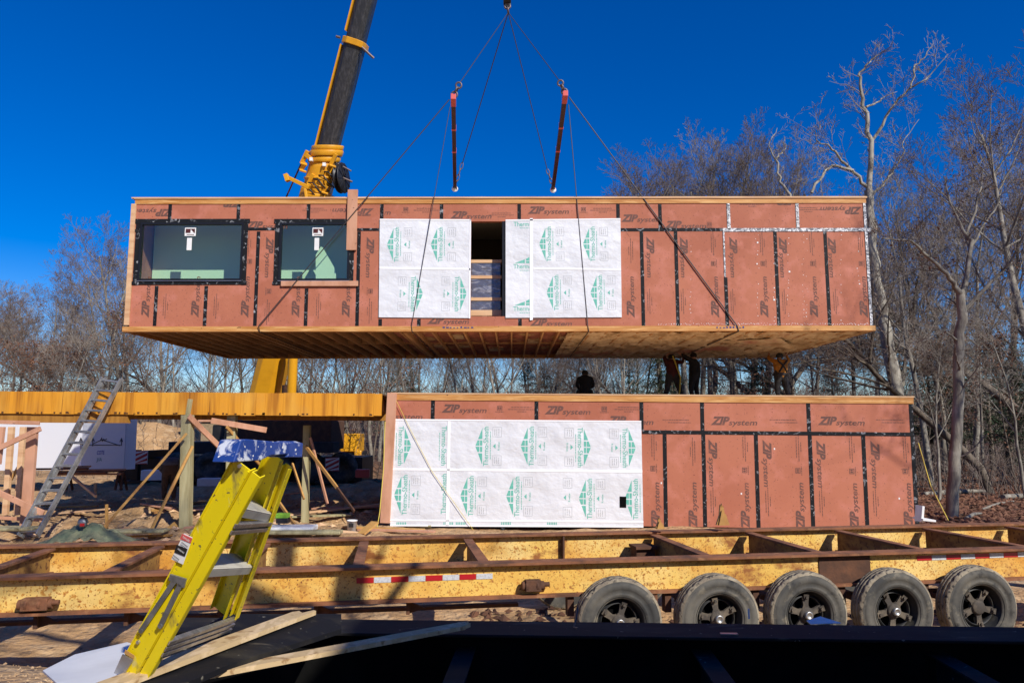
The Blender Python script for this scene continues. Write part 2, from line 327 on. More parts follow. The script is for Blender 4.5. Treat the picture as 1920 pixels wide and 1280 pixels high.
def ground_mat():
    m = mat('ground_dirt', (.48, .29, .135), .95, layers=[((.31, .185, .085), (.9, .9, .9), .42, .62, 8), ((.56, .39, .22), (2.6, 2.6, 2.6), .5, .72, 8), ((.17, .11, .065), (9, 9, 9), .58, .7, 6), ((.55, .45, .33), (40, 40, 40), .68, .73, 2)], bump=((9, 9, 9), .9, .09))
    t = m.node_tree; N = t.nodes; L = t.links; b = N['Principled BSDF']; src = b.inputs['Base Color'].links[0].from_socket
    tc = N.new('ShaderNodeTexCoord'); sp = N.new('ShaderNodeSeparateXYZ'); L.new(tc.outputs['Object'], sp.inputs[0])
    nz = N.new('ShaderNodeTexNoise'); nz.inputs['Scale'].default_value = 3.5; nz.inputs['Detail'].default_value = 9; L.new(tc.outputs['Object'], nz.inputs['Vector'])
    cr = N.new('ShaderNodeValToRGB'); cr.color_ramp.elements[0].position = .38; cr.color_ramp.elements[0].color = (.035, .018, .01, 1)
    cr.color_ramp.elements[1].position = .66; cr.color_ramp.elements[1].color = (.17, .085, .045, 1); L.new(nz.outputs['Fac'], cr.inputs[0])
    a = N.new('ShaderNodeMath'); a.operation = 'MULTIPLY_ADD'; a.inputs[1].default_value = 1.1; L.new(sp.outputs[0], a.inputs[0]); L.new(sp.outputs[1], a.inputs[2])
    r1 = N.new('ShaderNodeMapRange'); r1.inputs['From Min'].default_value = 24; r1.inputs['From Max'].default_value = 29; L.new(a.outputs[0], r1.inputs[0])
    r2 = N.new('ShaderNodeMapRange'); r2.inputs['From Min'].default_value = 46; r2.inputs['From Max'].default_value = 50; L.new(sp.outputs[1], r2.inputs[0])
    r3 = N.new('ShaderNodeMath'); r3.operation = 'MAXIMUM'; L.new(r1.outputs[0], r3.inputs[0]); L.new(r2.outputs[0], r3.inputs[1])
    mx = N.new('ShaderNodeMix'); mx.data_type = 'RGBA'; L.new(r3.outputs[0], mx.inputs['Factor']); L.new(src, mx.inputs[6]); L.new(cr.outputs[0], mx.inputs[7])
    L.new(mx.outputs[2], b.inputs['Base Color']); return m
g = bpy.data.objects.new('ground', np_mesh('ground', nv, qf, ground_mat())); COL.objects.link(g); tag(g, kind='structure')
def Hs(x, y): return float(H(np.array(float(x)), np.array(float(y))))

# ------------------------------------------------------------------ printed lettering
def text_geo(body, shear=0.0, bold=0.0):
    cu = bpy.data.curves.new('t', 'FONT'); cu.body = body; cu.size = 1; cu.shear = shear; cu.offset = bold; cu.resolution_u = 3
    o = bpy.data.objects.new('t', cu); COL.objects.link(o); dg = bpy.context.evaluated_depsgraph_get()
    me = bpy.data.meshes.new_from_object(o.evaluated_get(dg))
    v = [(p.co.x, p.co.y) for p in me.vertices]; f = [tuple(p.vertices) for p in me.polygons]
    bpy.data.objects.remove(o); bpy.data.curves.remove(cu); bpy.data.meshes.remove(me)
    return v, f
def norm_geo(g, x0, y0, wd, ht):
    v, f = g; xs = [p[0] for p in v]; ys = [p[1] for p in v]; a, b, c, d = min(xs), max(xs), min(ys), max(ys)
    return [(x0 + (x - a) / (b - a) * wd, y0 + (y - c) / (d - c) * ht) for x, y in v], f
def join_geo(*gs):
    V = []; F = []
    for v, f in gs:
        n = len(V); V += v; F += [tuple(i + n for i in q) for q in f]
    return V, F
def rect(x0, y0, x1, y1): return [(x0, y0), (x1, y0), (x1, y1), (x0, y1)], [(0, 1, 2, 3)]
def outline(x0, y0, x1, y1, t):
    return join_geo(rect(x0, y0, x1, y0 + t), rect(x0, y1 - t, x1, y1), rect(x0, y0 + t, x0 + t, y1 - t), rect(x1 - t, y0 + t, x1, y1 - t))
# dimensions in metres, origin at the centre
G_ZIP = join_geo(norm_geo(text_geo('ZIP', .32, .05), -.53, -.07, .44, .195), norm_geo(text_geo('system', .22, .016), -.12, -.11, .65, .145))
rnd = random.Random(5)
def fine(lines):
    gs = []
    for k, (x0, x1, y) in enumerate(lines):
        x = x0
        while x < x1:
            wd = rnd.uniform(.02, .07); gs.append(rect(x, y, min(x + wd, x1), y + .016)); x += wd + .012
    return join_geo(*gs)
G_FINE = fine([(-.24, .24, .05), (-.32, .32, 0.0), (-.1, .12, -.05)])
G_FINE2 = fine([(-.3, .3, .03), (-.18, .34, -.03)])
G_EMB = join_geo(outline(-.06, -.02, .06, .09, .014), rect(-.035, .01, -.008, .065), rect(.008, .01, .035, .065), rect(-.04, .028, .04, .038), fine([(-.1, .1, -.055)]))
# gabled logo with the words along its base (base along x, roof upwards)
_t = norm_geo(text_geo('Thermo-Sheath', 0, .012), -.46, -.10, .92, .12)
def tri(pts): return list(pts), [tuple(range(len(pts)))]
G_TS = join_geo(_t, tri([(-.43, .045), (-.165, .045), (-.165, .145)]), tri([(.165, .045), (.43, .045), (.165, .145)]),
                tri([(-.135, .045), (-.012, .045), (-.012, .098), (-.135, .098)]), tri([(.012, .045), (.135, .045), (.135, .098), (.012, .098)]),
                tri([(-.135, .112), (-.012, .112), (-.012, .205), (-.135, .158)]), tri([(.012, .112), (.135, .112), (.135, .158), (.012, .205)]),
                fine([(-.3, .34, -.155)]))
G_TSB = join_geo(outline(-.46, -.11, -.22, .11, .009), outline(.22, -.11, .46, .11, .009), fine([(-.42, -.26, .05), (-.42, -.26, 0), (-.42, -.28, -.05), (.26, .42, .05), (.26, .42, 0), (.26, .42, -.05)]))
G_TST = join_geo(tri([(-.07, -.02), (.07, -.02), (0, .05)]), norm_geo(text_geo('R-value', 0, .01), -.11, -.13, .22, .05))

def stamp(mb, F, geo, px, py, rot, c, scale=1.0, mi=0, clip=None, th=.001):
    a0, b0 = F.px(px, py); cr, sr = math.cos(math.radians(rot)), math.sin(math.radians(rot)); v, f = geo
    pts = []
    for x, y in v:
        a = a0 + (x * cr - y * sr) * scale; b = b0 + (x * sr + y * cr) * scale
        if clip: a = min(max(a, clip[0]), clip[1]); b = min(max(b, clip[2]), clip[3])
        pts.append(F.pt(a, b, c))
    mb.add(pts, f, mi)

def wall_holes(mb, F, a0, a1, b0, b1, holes, c0, c1, mi=0):
    """sheet of rectangles between c0 and c1 leaving rectangular holes (with their reveals)"""
    As = sorted({a0, a1, *[h[0] for h in holes], *[h[1] for h in holes]}); Bs = sorted({b0, b1, *[h[2] for h in holes], *[h[3] for h in holes]})
    for i in range(len(As) - 1):
        j = 0
        while j < len(Bs) - 1:
            am, bm = (As[i] + As[i + 1]) / 2, (Bs[j] + Bs[j + 1]) / 2
            inside = any(h[0] < am < h[1] and h[2] < bm < h[3] for h in holes)
            if not inside:
                k = j
                while k + 1 < len(Bs) - 1:
                    bm2 = (Bs[k + 1] + Bs[k + 2]) / 2
                    if any(h[0] < am < h[1] and h[2] < bm2 < h[3] for h in holes): break
                    k += 1
                vs = [F.pt(a, b, c) for c in (c0, c1) for a, b in ((As[i], Bs[j]), (As[i + 1], Bs[j]), (As[i + 1], Bs[k + 1]), (As[i], Bs[k + 1]))]
                fs = [(3, 2, 1, 0), (4, 5, 6, 7), (0, 1, 5, 4), (2, 3, 7, 6)]
                fs += [(1, 2, 6, 5), (3, 0, 4, 7)]
                mb.add(vs, fs, mi); j = k + 1
            else: j += 1

# ================================================================== UPPER MODULE (hanging)
UF_A = P(230, 622, 18.4); UF_B = P(1641, 620, 18.4)
UF = Frame(UF_A, UF_B - UF_A, (0, 0, 1))
ULEN = (UF_B - UF_A).length; UDEP = 6.9
_, UTOP = UF.px(900, 370.5)
_, URT = UF.px(900, 382); _, URB = UF.px(900, 611.5)
um = empty('house_module', UF.pt(ULEN / 2, 0, -UDEP / 2), 'long red sheathed house module hanging in slings below the crane hook', 'house module')
def up(mb, name, mt, parent=um, bevel=0): return mb.build(name, mt, parent, bevel=bevel)
def hole(F, x0, y0, x1, y1):
    a0, b1 = F.px(x0, y0); a1, b0 = F.px(x1, y1); return (a0, a1, b0, b1)
W1 = hole(UF, 266, 419.5, 452, 525); W2 = hole(UF, 527, 419.5, 653, 525); DO = hole(UF, 883, 415, 948, 593)
mb = MB(); wall_holes(mb, UF, 0.16, ULEN - .05, URB - .01, URT + .01, [W1, W2, DO], -.13, 0)
sh = up(mb, 'sheathing', M['zip'])
# seams / tape
mb_t = MB(); mb_s = MB()
for x0, y0, x1, y1 in [(316, 383, 323, 411), (444.5, 383, 451, 411), (576, 383, 582, 411), (713, 383, 719.5, 411), (825, 383, 831, 413), (970, 383, 977, 413), (1155, 383, 1162, 411), (1234, 383, 1240, 430),
                       (481, 434, 489, 611), (670, 434, 677, 611), (290, 536, 298, 611), (383, 536, 391, 611), (571, 541, 579, 611), (710, 598, 716, 611), (782, 598, 789, 611), (972, 598, 978, 611),
                       (1199, 434, 1206, 611), (1263, 434, 1270, 611), (1449.5, 434, 1456, 611), (1543, 434, 1550, 611), (1357, 520, 1364, 611)]:
    a, b = UF.px((x0 + x1) / 2, y0); a2, b2 = UF.px((x0 + x1) / 2, y1); UF.box(mb_t, a - .045, a + .045, b2, b, .0005, .004)
for x0, y0, x1, y1 in [(462, 427, 519, 432), (668, 428, 713, 433), (1162, 428, 1355, 433.5), (248, 430, 258, 435)]:
    a, b = UF.px(x0, y0); a2, b2 = UF.px(x1, y1); UF.box(mb_t, a, a2, b2, b, .005, .009)
for x0, y0, x1, y1 in [(1362, 379, 1370, 430), (1491, 379, 1499, 427), (1355, 428, 1633, 434), (1355, 434, 1361, 519)]:
    a, b = UF.px(x0, y0); a2, b2 = UF.px(x1, y1); UF.box(mb_s, a, a2, b2, b, .0105, .0135)
UF.box(mb_s, ULEN - .12, ULEN - .052, URB, URT, .014, .017)
split_boxes(mb_t, 'seam_tape', M['tape'], sh); split_boxes(mb_s, 'silver_seam_tape', M['tape_silver'], sh)
# printing on the boards
pr = MB(); cl = (0.17, ULEN - .06, URB, URT)
def Z(x, y, rot, geo=G_ZIP, F=UF, m=None, clip=None, s=1.0): stamp(pr if m is None else m, F, geo, x, y, rot, .0025, s, clip=clip or (cl if F is UF else None))
for x, y, r in [(285, 397, 180), (412, 380, 180), (662, 396, 180), (883, 405, 0), (1028, 396, 0), (1203, 411, 0), (1577, 393, 180), (1285, 423, 0),
                (276, 557, 90), (369, 557, 90), (462, 557, 90), (557, 557, 90), (651, 557, 90), (503, 482, -90), (692, 482, -90), (1218, 482, -90), (1281, 482, -90), (1374, 482, -90), (1467, 482, -90), (1559, 482, -90),
                (1184, 557, 90), (1342, 557, 90), (1434, 557, 90), (1527, 557, 90), (1620, 557, 90), (840, 602, 0), (1033, 606, 0), (1450, 376, 180), (500, 424, 0)]: Z(x, y, r)
for x, y, r in [(761, 395, 0), (1094, 395, 0), (466, 490, -90), (502, 546, -90), (692, 546, -90), (1340, 494, 90), (1433, 494, 90), (1526, 494, 90), (1617, 494, 90), (1330, 423, 0)]: Z(x, y, r, G_EMB)
for x, y, r in [(799, 395, 0), (1130, 395, 0), (590, 395, 0), (467, 456, 90), (311, 574, 90), (406, 574, 90), (598, 574, 90), (500, 585, -90), (692, 583, -90), (1182, 470, -90), (1219, 565, 90), (1282, 565, 90), (1375, 565, 90), (1472, 565, 90), (1568, 565, 90),
                (1338, 456, 90), (1430, 456, 90), (1523, 456, 90), (1614, 456, 90), (1410, 384, 0), (1515, 394, 0), (940, 404, 0)]: Z(x, y, r, G_FINE)
Z(694, 398, 0, G_ZIP, clip=(UF.px(721, 398)[0], ULEN, URB, URT))
pr.build('board_printing', M['zip_print'], sh)
def nails(F, a0, a1, b0, b1, par):
    mb = MB(); a = a0
    while a < a1:
        b = b0 + rnd.uniform(0, .1)
        while b < b1:
            x = a + rnd.uniform(-.012, .012); F.box(mb, x - .007, x + .007, b - .007, b + .007, .0008, .0022); b += rnd.uniform(.17, .24)
        a += .4065
    mb.build('nail_heads', M['zip_print'], par)
hs_ = [W1, W2, DO]
nails(UF, .25, W1[0] - .2, URB + .1, URT, sh); nails(UF, W2[1] + .25, 6.1, URB + .1, URT, sh); nails(UF, 12.3, ULEN - .1, URB + .1, URT, sh); nails(UF, .3, 6.0, URB + .08, W1[2] - .2, sh)
# pale nail and plaster specks at the right end
sp = MB()
for x in (1295, 1420, 1452, 1478, 1506, 1513, 1577, 1609):
    for k in range(22):
        if rnd.random() < .42:
            a, b = UF.px(x + rnd.gauss(0, 1.2), 440 + k * 7.7 + rnd.uniform(-2, 2)); r = rnd.uniform(.004, .010) * (2.2 if rnd.random() < .08 else 1)
            UF.box(sp, a - r, a + r, b - r, b + r, .001, .005)
for k in range(130):
    a, b = UF.px(1235 + k * 3.1 + rnd.uniform(-1, 1), 607.5 + rnd.uniform(-1.6, 1.6)); r = rnd.uniform(.004, .010); UF.box(sp, a - r, a + r, b - r, b + r, .001, .005)
sp.build('plaster_specks', M['white'], sh)
# rims
mb = MB(); UF.box(mb, .12, ULEN - .04, URT, UTOP - .035, -.15, .02); up(mb, 'top_plate', M['rim'])
mb = MB(); UF.box(mb, .10, ULEN - .02, UTOP - .034, UTOP, -.17, .045); up(mb, 'top_edge_board', M['pine'])
mb = MB(); UF.box(mb, 0, ULEN, 0, URB, -.16, .03); up(mb, 'rim_board', M['rim'])
mb = MB(); a, _ = UF.px(249, 500); vs = []
UF.box(mb, .035, .155, .17, URT, -.13, .035); up(mb, 'corner_stud', M['pine'])
# dark ink marks on the rim
ink = MB()
for cx, wd in ((860, 60), (1370, 55)):
    for k in range(9):
        x = cx - wd / 2 + k * wd / 9; q = [(x, 612), (x + rnd.uniform(1, 4), 615.5)]
        a, b = UF.px(*q[0]); a2, b2 = UF.px(*q[1]); UF.box(ink, a, a2 + .02, b2, b2 + rnd.uniform(.02, .05), .031, .033)
up(ink, 'ink_marks', mat('blue_ink', (.04, .04, .16), .6))
# other walls, roof, floor
mb = MB(); UF.box(mb, .02, .13, URB, URT, -UDEP + .02, -.17); UF.box(mb, ULEN - .13, ULEN - .02, URB, URT, -UDEP + .02, -.17); up(mb, 'end_wall', M['zip'])
mb = MB(); UF.box(mb, .02, ULEN - .02, URB, URT, -UDEP, -UDEP + .12); up(mb, 'back_wall', M['zip'])
mb = MB(); UF.box(mb, 0, ULEN, UTOP + .001, UTOP + .03, -UDEP, -1.001); UF.box(mb, 0, ULEN, UTOP + .001, UTOP + .03, -.66, -.02); UF.box(mb, 6.0, ULEN, UTOP + .001, UTOP + .03, -1.0, -.661); up(mb, 'roof_deck', M['pine'])  # slot left open over the window rooms, added to let sunlight in
mb = MB(); UF.box(mb, .15, ULEN - .15, URT - .12, URT - .06, -UDEP + .14, -1.101); UF.box(mb, .15, ULEN - .15, URT - .12, URT - .06, -.66, -.14); UF.box(mb, 6.05, ULEN - .15, URT - .12, URT - .06, -1.1, -.661); up(mb, 'ceiling', M['ceil'])  # matching slot in the ceiling, added to brighten the rooms
mb = MB(); UF.box(mb, .15, 6.04, .335, .345, -.99, -.14); up(mb, 'pale_bounce_floor', M['drywall'])  # pale layer over the subfloor, added to bounce light in the rooms
mb = MB(); UF.quad(mb, [(583, 522), (583, 470), (594, 452), (622, 500), (622, 522)], -.5, -.46); up(mb, 'pale_wedge', M['drywall'])  # pale wedge shape set behind the smaller pane
mb = MB(); UF.box(mb, 0.02, ULEN - .02, .30, .33, -UDEP + .14, -.14)
up(mb, 'subfloor', M['ply'])
mb = MB(); UF.box(mb, 0, ULEN, 0, URB + .1, -UDEP - .04, -UDEP); UF.box(mb, 0, .045, 0, URB, -UDEP, -.16); UF.box(mb, ULEN - .045, ULEN, 0, URB, -UDEP, -.16); up(mb, 'floor_rim', M['rim'])
# inside partitions behind the windows
mb = MB(); UF.box(mb, .16, 6.05, .34, URT + .1, -1.10, -1.0); up(mb, 'room_partition', M['drywall'])
mb = MB(); UF.box(mb, 6.1, 6.2, .34, URT - .12, -UDEP + .2, -.14); UF.box(mb, 3.2, 3.28, .34, URT - .12, -.99, -.14); up(mb, 'cross_partition', M['drywall'])
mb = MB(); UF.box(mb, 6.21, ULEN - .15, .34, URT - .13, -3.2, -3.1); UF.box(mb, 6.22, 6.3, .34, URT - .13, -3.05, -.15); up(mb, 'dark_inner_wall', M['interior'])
# joists and insulation below
a = .4; k = 0
while a < ULEN - .2:
    mb = MB(); UF.box(mb, a, a + .042, .012, .295, -UDEP + .01, -.165); up(mb, 'floor_joist', M['joist']); a += .406; k += 1
mb = MB(); UF.box(mb, .1, ULEN - .1, .09, .28, -UDEP / 2 - .05, -UDEP / 2 + .05); UF.box(mb, 3.0, 3.1, .02, .2, -UDEP, -.2); UF.box(mb, 7.0, 7.09, -.02, .2, -UDEP, -.2); up(mb, 'girder', M['joist'])
def batts(a0, a1, base, sag, seed, na, nc):
    A, C = np.meshgrid(np.linspace(a0, a1, na), np.linspace(-UDEP + .05, -.18, nc))
    Bv = base - sag * np.abs(fbm(A * 1.0, C * 1.3, 2.1, 4, seed)) - sag * .5 * np.abs(np.sin((A - .4) / .406 * math.pi)) * .8
    pts = [UF.pt(x, y, z) for x, y, z in zip(A.ravel(), Bv.ravel(), C.ravel())]
    i = (np.arange(nc - 1)[:, None] * na + np.arange(na - 1)[None, :]).ravel()
    return np_mesh('insulation', [tuple(p) for p in pts], np.stack([i, i + na, i + na + 1, i + 1], 1), M['insul'])
me = batts(6.6, 11.5, .17, .05, 3, 150, 70); me.materials[0] = M['insul_p']
o = bpy.data.objects.new('pink_insulation', me); COL.objects.link(o); set_parent(o, um)
me = batts(11.2, ULEN - .06, .045, .05, 6, 300, 130)
o = bpy.data.objects.new('sagging_insulation', me); COL.objects.link(o); set_parent(o, um)
for k in range(9):
    a0 = rnd.uniform(7, 11.5); c0 = rnd.uniform(-5.8, -1.5); mb = MB(); UF.box(mb, a0, a0 + .36, .10, .16, c0 - rnd.uniform(.5, 1.1), c0); up(mb, 'insulation_batt', M['insul'])
mb = MB(); mb.prism([UF.pt(ULEN - 3.3, -.02, -2.0), UF.pt(ULEN - 1.9, -.03, -1.3), UF.pt(ULEN - 1.0, -.18, -2.6), UF.pt(ULEN - 1.9, -.06, -2.5)], (0, 0, .006)); up(mb, 'loose_paper_flap', M['insul'])
# windows
def window(x0, y0, x1, y1, sx, tape):
    h = hole(UF, x0, y0, x1, y1); a0, a1, b0, b1 = h
    t = tape; tb = MB()
    UF.box(tb, a0 - .14, a0 - .005, b0 - .13, b1 + .1, .010, .014); UF.box(tb, a1 + .005, a1 + .13, b0 - .13, b1 + .1, .010, .014)
    UF.box(tb, a0 - .17, a1 + .17, b1 + .005, b1 + .12, .016, .020); UF.box(tb, a0 - .16, a1 + .15, b0 - .12, b0 - .035, .016, .019)
    fr = MB(); q = .034
    for bx in ((a0 - .02, a0 + q, b0 - .02, b1 + .02), (a1 - q, a1 + .02, b0 - .02, b1 + .02), (a0 + q, a1 - q, b1 - q, b1 + .02), (a0 + q, a1 - q, b0 - .02, b0 + q)):
        UF.box(fr, bx[0], bx[1], bx[2], bx[3], -.06, .034)
    f = up(fr, 'window', M['frame_black'])
    tb.build('flashing_tape', M['tape'], f)
    gb = MB(); UF.box(gb, a0 + q - .01, a1 - q + .01, b0 + q - .01, b1 - q + .01, -.022, -.012); gb.build('pane', M['glass'], f)
    s = MB(); UF.pbox(s, sx - 10, 427, sx + 10, 442.5, .001, .003); UF.pbox(s, sx - 6, 446, sx + 2, 469, .001, .003, 0)
    UF.pbox(s, sx - 8.5, 429, sx + 8.5, 437, .004, .005, 1); UF.quad(s, [(sx, 437), (sx + 7, 437), (sx + 1, 430)], .0055, .006, 0)
    UF.pbox(s, sx - 7, 439.5, sx + 7, 440.8, .004, .005, 1)
    s.build('sticker', [M['white'], M['c_maroon']], f)
    sl = MB(); UF.box(sl, a0 - .02, a1 + .02, b0 - .034, b0 - .021, .02, .05); sl.build('sill_strip', M['alu'], f)
window(266, 419.5, 452, 525, 357, 1); window(527, 419.5, 653, 525, 596, 1)
# white wraps
def wrap_panel(name, F, mats_parent, poly, c, seams, logos):
    mb = MB(); F.quad(mb, poly, .005, c); o = mb.build(name, M['wrap'], mats_parent)
    mb = MB()
    for s in seams: F.quad(mb, s, c + .001, c + .007)
    mb.build('seam', M['wrap_edge'], o)
    g1 = MB(); g2 = MB()
    for lg in logos:
        x, y, r = lg[:3]; part = lg[3] if len(lg) > 3 else None; sgn = 1 if r == 90 else -1
        if part != 'grey': stamp(g1, F, G_TS, x, y, r, c + .0015, .98, clip=lg[4] if len(lg) > 4 else None)
        if part != 'half' and part != 'strip':
            stamp(g2, F, G_TSB, x + sgn * 24, y - sgn * 0, r, c + .0015, .95, clip=None); stamp(g1, F, G_TST, x + sgn * 20, y, r, c + .0025, .85)
    g1.build('green_printing', M['teal'], o); g2.build('grey_printing', M['grey_print'], o); return o
wrap_panel('house_wrap', UF, um, [(712.5, 412), (883, 413), (881, 596.5), (710.5, 595)], .03,
           [[(712, 501), (882, 503.5), (882, 507), (712, 505)], [(712.5, 411), (883, 412), (883, 414.5), (712.5, 413.5)], [(880.5, 413), (883.5, 413), (882, 597), (879, 597)]],
           [(741, 459, 90), (823, 459, 90), (778, 551, -90), (860, 551, -90)])
def cpx(F, x0, y0, x1, y1): a0, b1 = F.px(x0, y0); a1, b0 = F.px(x1, y1); return (a0, a1, b0, b1)
wrap_panel('house_wrap', UF, um, [(948, 414), (1163, 411), (1165.5, 595), (948, 596)], .03,
           [[(1000, 502), (1164, 504), (1164, 507.5), (1000, 505.5)], [(993.5, 410), (999, 410), (999, 600), (993.5, 601)], [(948, 412.5), (1163, 410), (1163, 412.5), (948, 415)]],
           [(1026, 458, 90), (1108, 458, 90), (1040, 549, 90), (1122, 549, 90)] + [(996, y, 0, 'strip', cpx(UF, 950, 414, 993, 594)) for y in (418, 497, 576)])
mb = MB(); a, _ = UF.px(945, 500); UF.box(mb, DO[1] - .085, DO[1] - .02, DO[2], DO[3], -.4, .0); up(mb, 'door_jamb', M['frame_black'])

# props and sill timber screwed to the module
def timber(x0, y0, x1, y1, c0, c1, label, m='pine2'):
    mb = MB(); UF.pbox(mb, x0, y0, x1, y1, c0, c1); o = mb.build('timber', M[m], bevel=.006); tag(o, label, 'timber'); return o
timber(653, 357, 669, 470, .022, .07, 'upright timber fixed beside the smaller window and poking above the roof edge')
timber(528, 527.5, 672, 537, .022, .062, 'horizontal timber fixed under the smaller window')

# goods inside the opening
st = empty('goods_stack', UF.pt((DO[0] + DO[1]) / 2, DO[2], -.5), 'shrink wrapped stack of goods with wooden slats standing in the module doorway', 'goods stack')
a0, _ = UF.px(872, 500); a1, _ = UF.px(940, 500); ys = [481, 487, 511, 517, 553, 559, 577, 588, 593]; c0 = -.34
bs = [UF.px(900, y)[1] for y in ys]
for i, (hi, lo) in enumerate(((1, 2), (3, 4), (5, 6))):
    mb = MB(); UF.box(mb, a0, a1 - .03, bs[lo] + .001, bs[hi] - .001, c0 - .9, c0 - .02); mb.build('wrapped_bundle', M['shrink'], st)
for hi, lo in ((0, 1), (2, 3), (4, 5), (6, 7)):
    mb = MB(); UF.box(mb, a0, a1, bs[lo], bs[hi], c0 - .9, c0); mb.build('wooden_slat', M['pine'], st)
for k in range(3):
    mb = MB(); x = a0 + .05 + k * .38; UF.box(mb, x, x + .12, bs[8] - .02, bs[7] - .001, c0 - .9, c0 - .01); mb.build('pallet_block', M['pine'], st)

# ================================================================== LOWER MODULE
LA = P(722, 738, 17.35); LB = P(1712, 745, 16.9)
LF = Frame(LA, LB - LA, (0, 0, 1)); LLEN = (LB - LA).length; LDEP = 6.9
LBOT = -(LA.z - .02)
lm = empty('house_module', LF.pt(LLEN / 2, LBOT, -LDEP / 2), 'red sheathed house module standing on the ground behind the yellow trailer', 'house module')
def lpx(x, y): return LF.px(x, y)
_, LRT = lpx(1400, 754.5); _, LMID = lpx(1400, 808)
OUT = hole(LF, 1161.5, 930, 1174, 951)
mb = MB(); wall_holes(mb, LF, .2, LLEN - .02, LBOT, LRT + .01, [OUT], -.14, 0)
ls = mb.build('sheathing', M['zip'], lm)
mb = MB(); LF.box(mb, .16, LLEN, LRT, 0, -.15, .02); mb.build('top_plate', M['rim'], lm)
mb = MB(); LF.box(mb, .14, LLEN + .02, .001, .03, -LDEP, .03); mb.build('roof_deck', M['pine'], lm)
mb = MB(); LF.box(mb, .2, .3, LBOT, LRT, -LDEP, -.15); LF.box(mb, LLEN - .12, LLEN - .02, LBOT, LRT, -LDEP, -.15); mb.build('end_wall', M['zip'], lm)
mb = MB(); LF.box(mb, .2, LLEN, LBOT, LRT, -LDEP - .12, -LDEP); mb.build('back_wall', M['zip'], lm)
mb = MB(); LF.box(mb, OUT[0] - .05, OUT[1] + .05, OUT[2] - .05, OUT[3] + .05, -.16, -.142); mb.build('dark_socket_box', M['deadblack'], lm)
mb = MB()
for x, y0, y1 in [(812, 750, 786), (1006, 750, 789), (1202.5, 751, 806), (1316, 752, 812), (1515, 753, 812), (1247, 812, 1010), (1319.5, 812, 1010), (1419, 812, 1010), (1521, 812, 1010), (1621, 812, 1010), (1716, 754, 1010), (760, 985, 1010), (943, 985, 1010)]:
    a, b = lpx(x, y0); a2, b2 = lpx(x, y1)
    if x > 1700: a = LLEN - .065
    if 1250 < x < 1600 and y0 > 800: a = lpx({1319.5: 1318.5, 1419: 1417, 1521: 1518}[x], 812)[0]
    elif x == 1247: a = lpx(1246, 812)[0]
    elif x == 1621: a = lpx(1618, 812)[0]
    LF.box(mb, a - .045, a + .045, b2, b, .0005, .004)
a, b = lpx(1204, 806); LF.box(mb, a, LLEN - .02, b - .085, b, .005, .009)
split_boxes(mb, 'seam_tape', M['tape'], ls)
pr2 = MB(); cl2 = (.2, LLEN - .05, LBOT, LRT)
def Z2(x, y, r, g=G_ZIP): stamp(pr2, LF, g, x, y, r, .0025, 1.0, clip=cl2)
for x, y, r in [(750, 780, 0), (870, 768, 0), (1064, 771, 0), (1182, 790, 0), (1376, 791, 0), (1577, 791, 0), (1335, 867, -90), (1437, 868, -90), (1538, 869, -90), (1640, 870, -90),
                (1231, 948, 90), (1301, 948, 90), (1399, 949, 90), (1502, 949, 90), (1603, 950, 90), (1704, 950, 90), (820, 992, 0)]: Z2(x, y, r)
for x, y, r in [(937, 768, 0), (1133, 769, 0), (1227, 878, 90), (1399, 881, 90), (1499, 882, 90), (1600, 883, 90), (1700, 883, 90)]: Z2(x, y, r, G_EMB)
for x, y, r in [(978, 768, 0), (1178, 768, 0), (1227, 836, 90), (1298, 846, -90), (1398, 838, 90), (1498, 838, 90), (1598, 840, 90), (1699, 840, 90), (1338, 940, 90), (1441, 940, 90), (1542, 940, 90), (1643, 940, 90)]: Z2(x, y, r, G_FINE)
for x, y, r in [(1267, 790, 0), (1468, 790, 0), (1668, 790, 0)]: Z2(x, y, r, G_FINE2)
nails(LF, 6.1, LLEN - .1, LBOT + .2, LRT, ls)
pr2.build('board_printing', M['zip_print'], ls)
sp2 = MB()
for x, y in ((1452, 841), (1686, 934), (1240, 905), (1390, 925)):
    a, b = lpx(x, y); LF.box(sp2, a - .015, a + .015, b - .02, b + .02, .001, .004)
sp2.build('paint_spots', M['white'], ls)
wrap_panel('house_wrap', LF, lm, [(738, 786.5), (1202, 790), (1206, 987), (732, 984)], .03,
           [[(736, 877), (1204, 881), (1204, 886), (736, 881)], [(840, 788), (845, 788), (842, 985), (836, 985)], [(732, 973), (1206, 976), (1206, 979), (732, 976)], [(738, 785), (1202, 788.5), (1202, 791), (738, 788)], [(732, 982.5), (1206, 985), (1206, 988), (732, 985.5)]],
           [(755, 835, -90, None), (836, 835, -90, 'half', cpx(LF, 800, 780, 839, 900)), (908, 836, 90), (993, 836, 90), (1091, 838, -90), (1175, 839, -90),
            (756, 927, 90), (829, 925, 90, 'half', cpx(LF, 827, 880, 836, 985)), (880, 929, 90), (966, 930, 90), (1040, 932, 90, 'grey'), (1102, 934, 90), (1188, 935, 90, 'half')])
sq = MB()
for x in (744, 832, 855, 940, 1026):
    for k in range(6):
        a, b = lpx(x + k * 3.2, 980.5); LF.box(sq, a, a + .022, b - .03, b + .03, .0315, .033)
sq.build('edge_printing', M['teal'], lm)
sq = MB(); LF.box(sq, OUT[0], OUT[1], OUT[2], OUT[3], .031, .036); sq.build('socket_hole_shade', M['deadblack'], lm)  # black plate over the wrap, painting the dark inside the outlet hole
# timber standing at its left corner
mb = MB(); mb.beam(LF.pt(.10, LBOT, .06), LF.pt(.18, .02, .06), .22, .1, up=LF.n); tag(mb.build('corner_post', M['pine2'], bevel=.008), 'brown corner post joining the orange beam to the lower module', 'post')

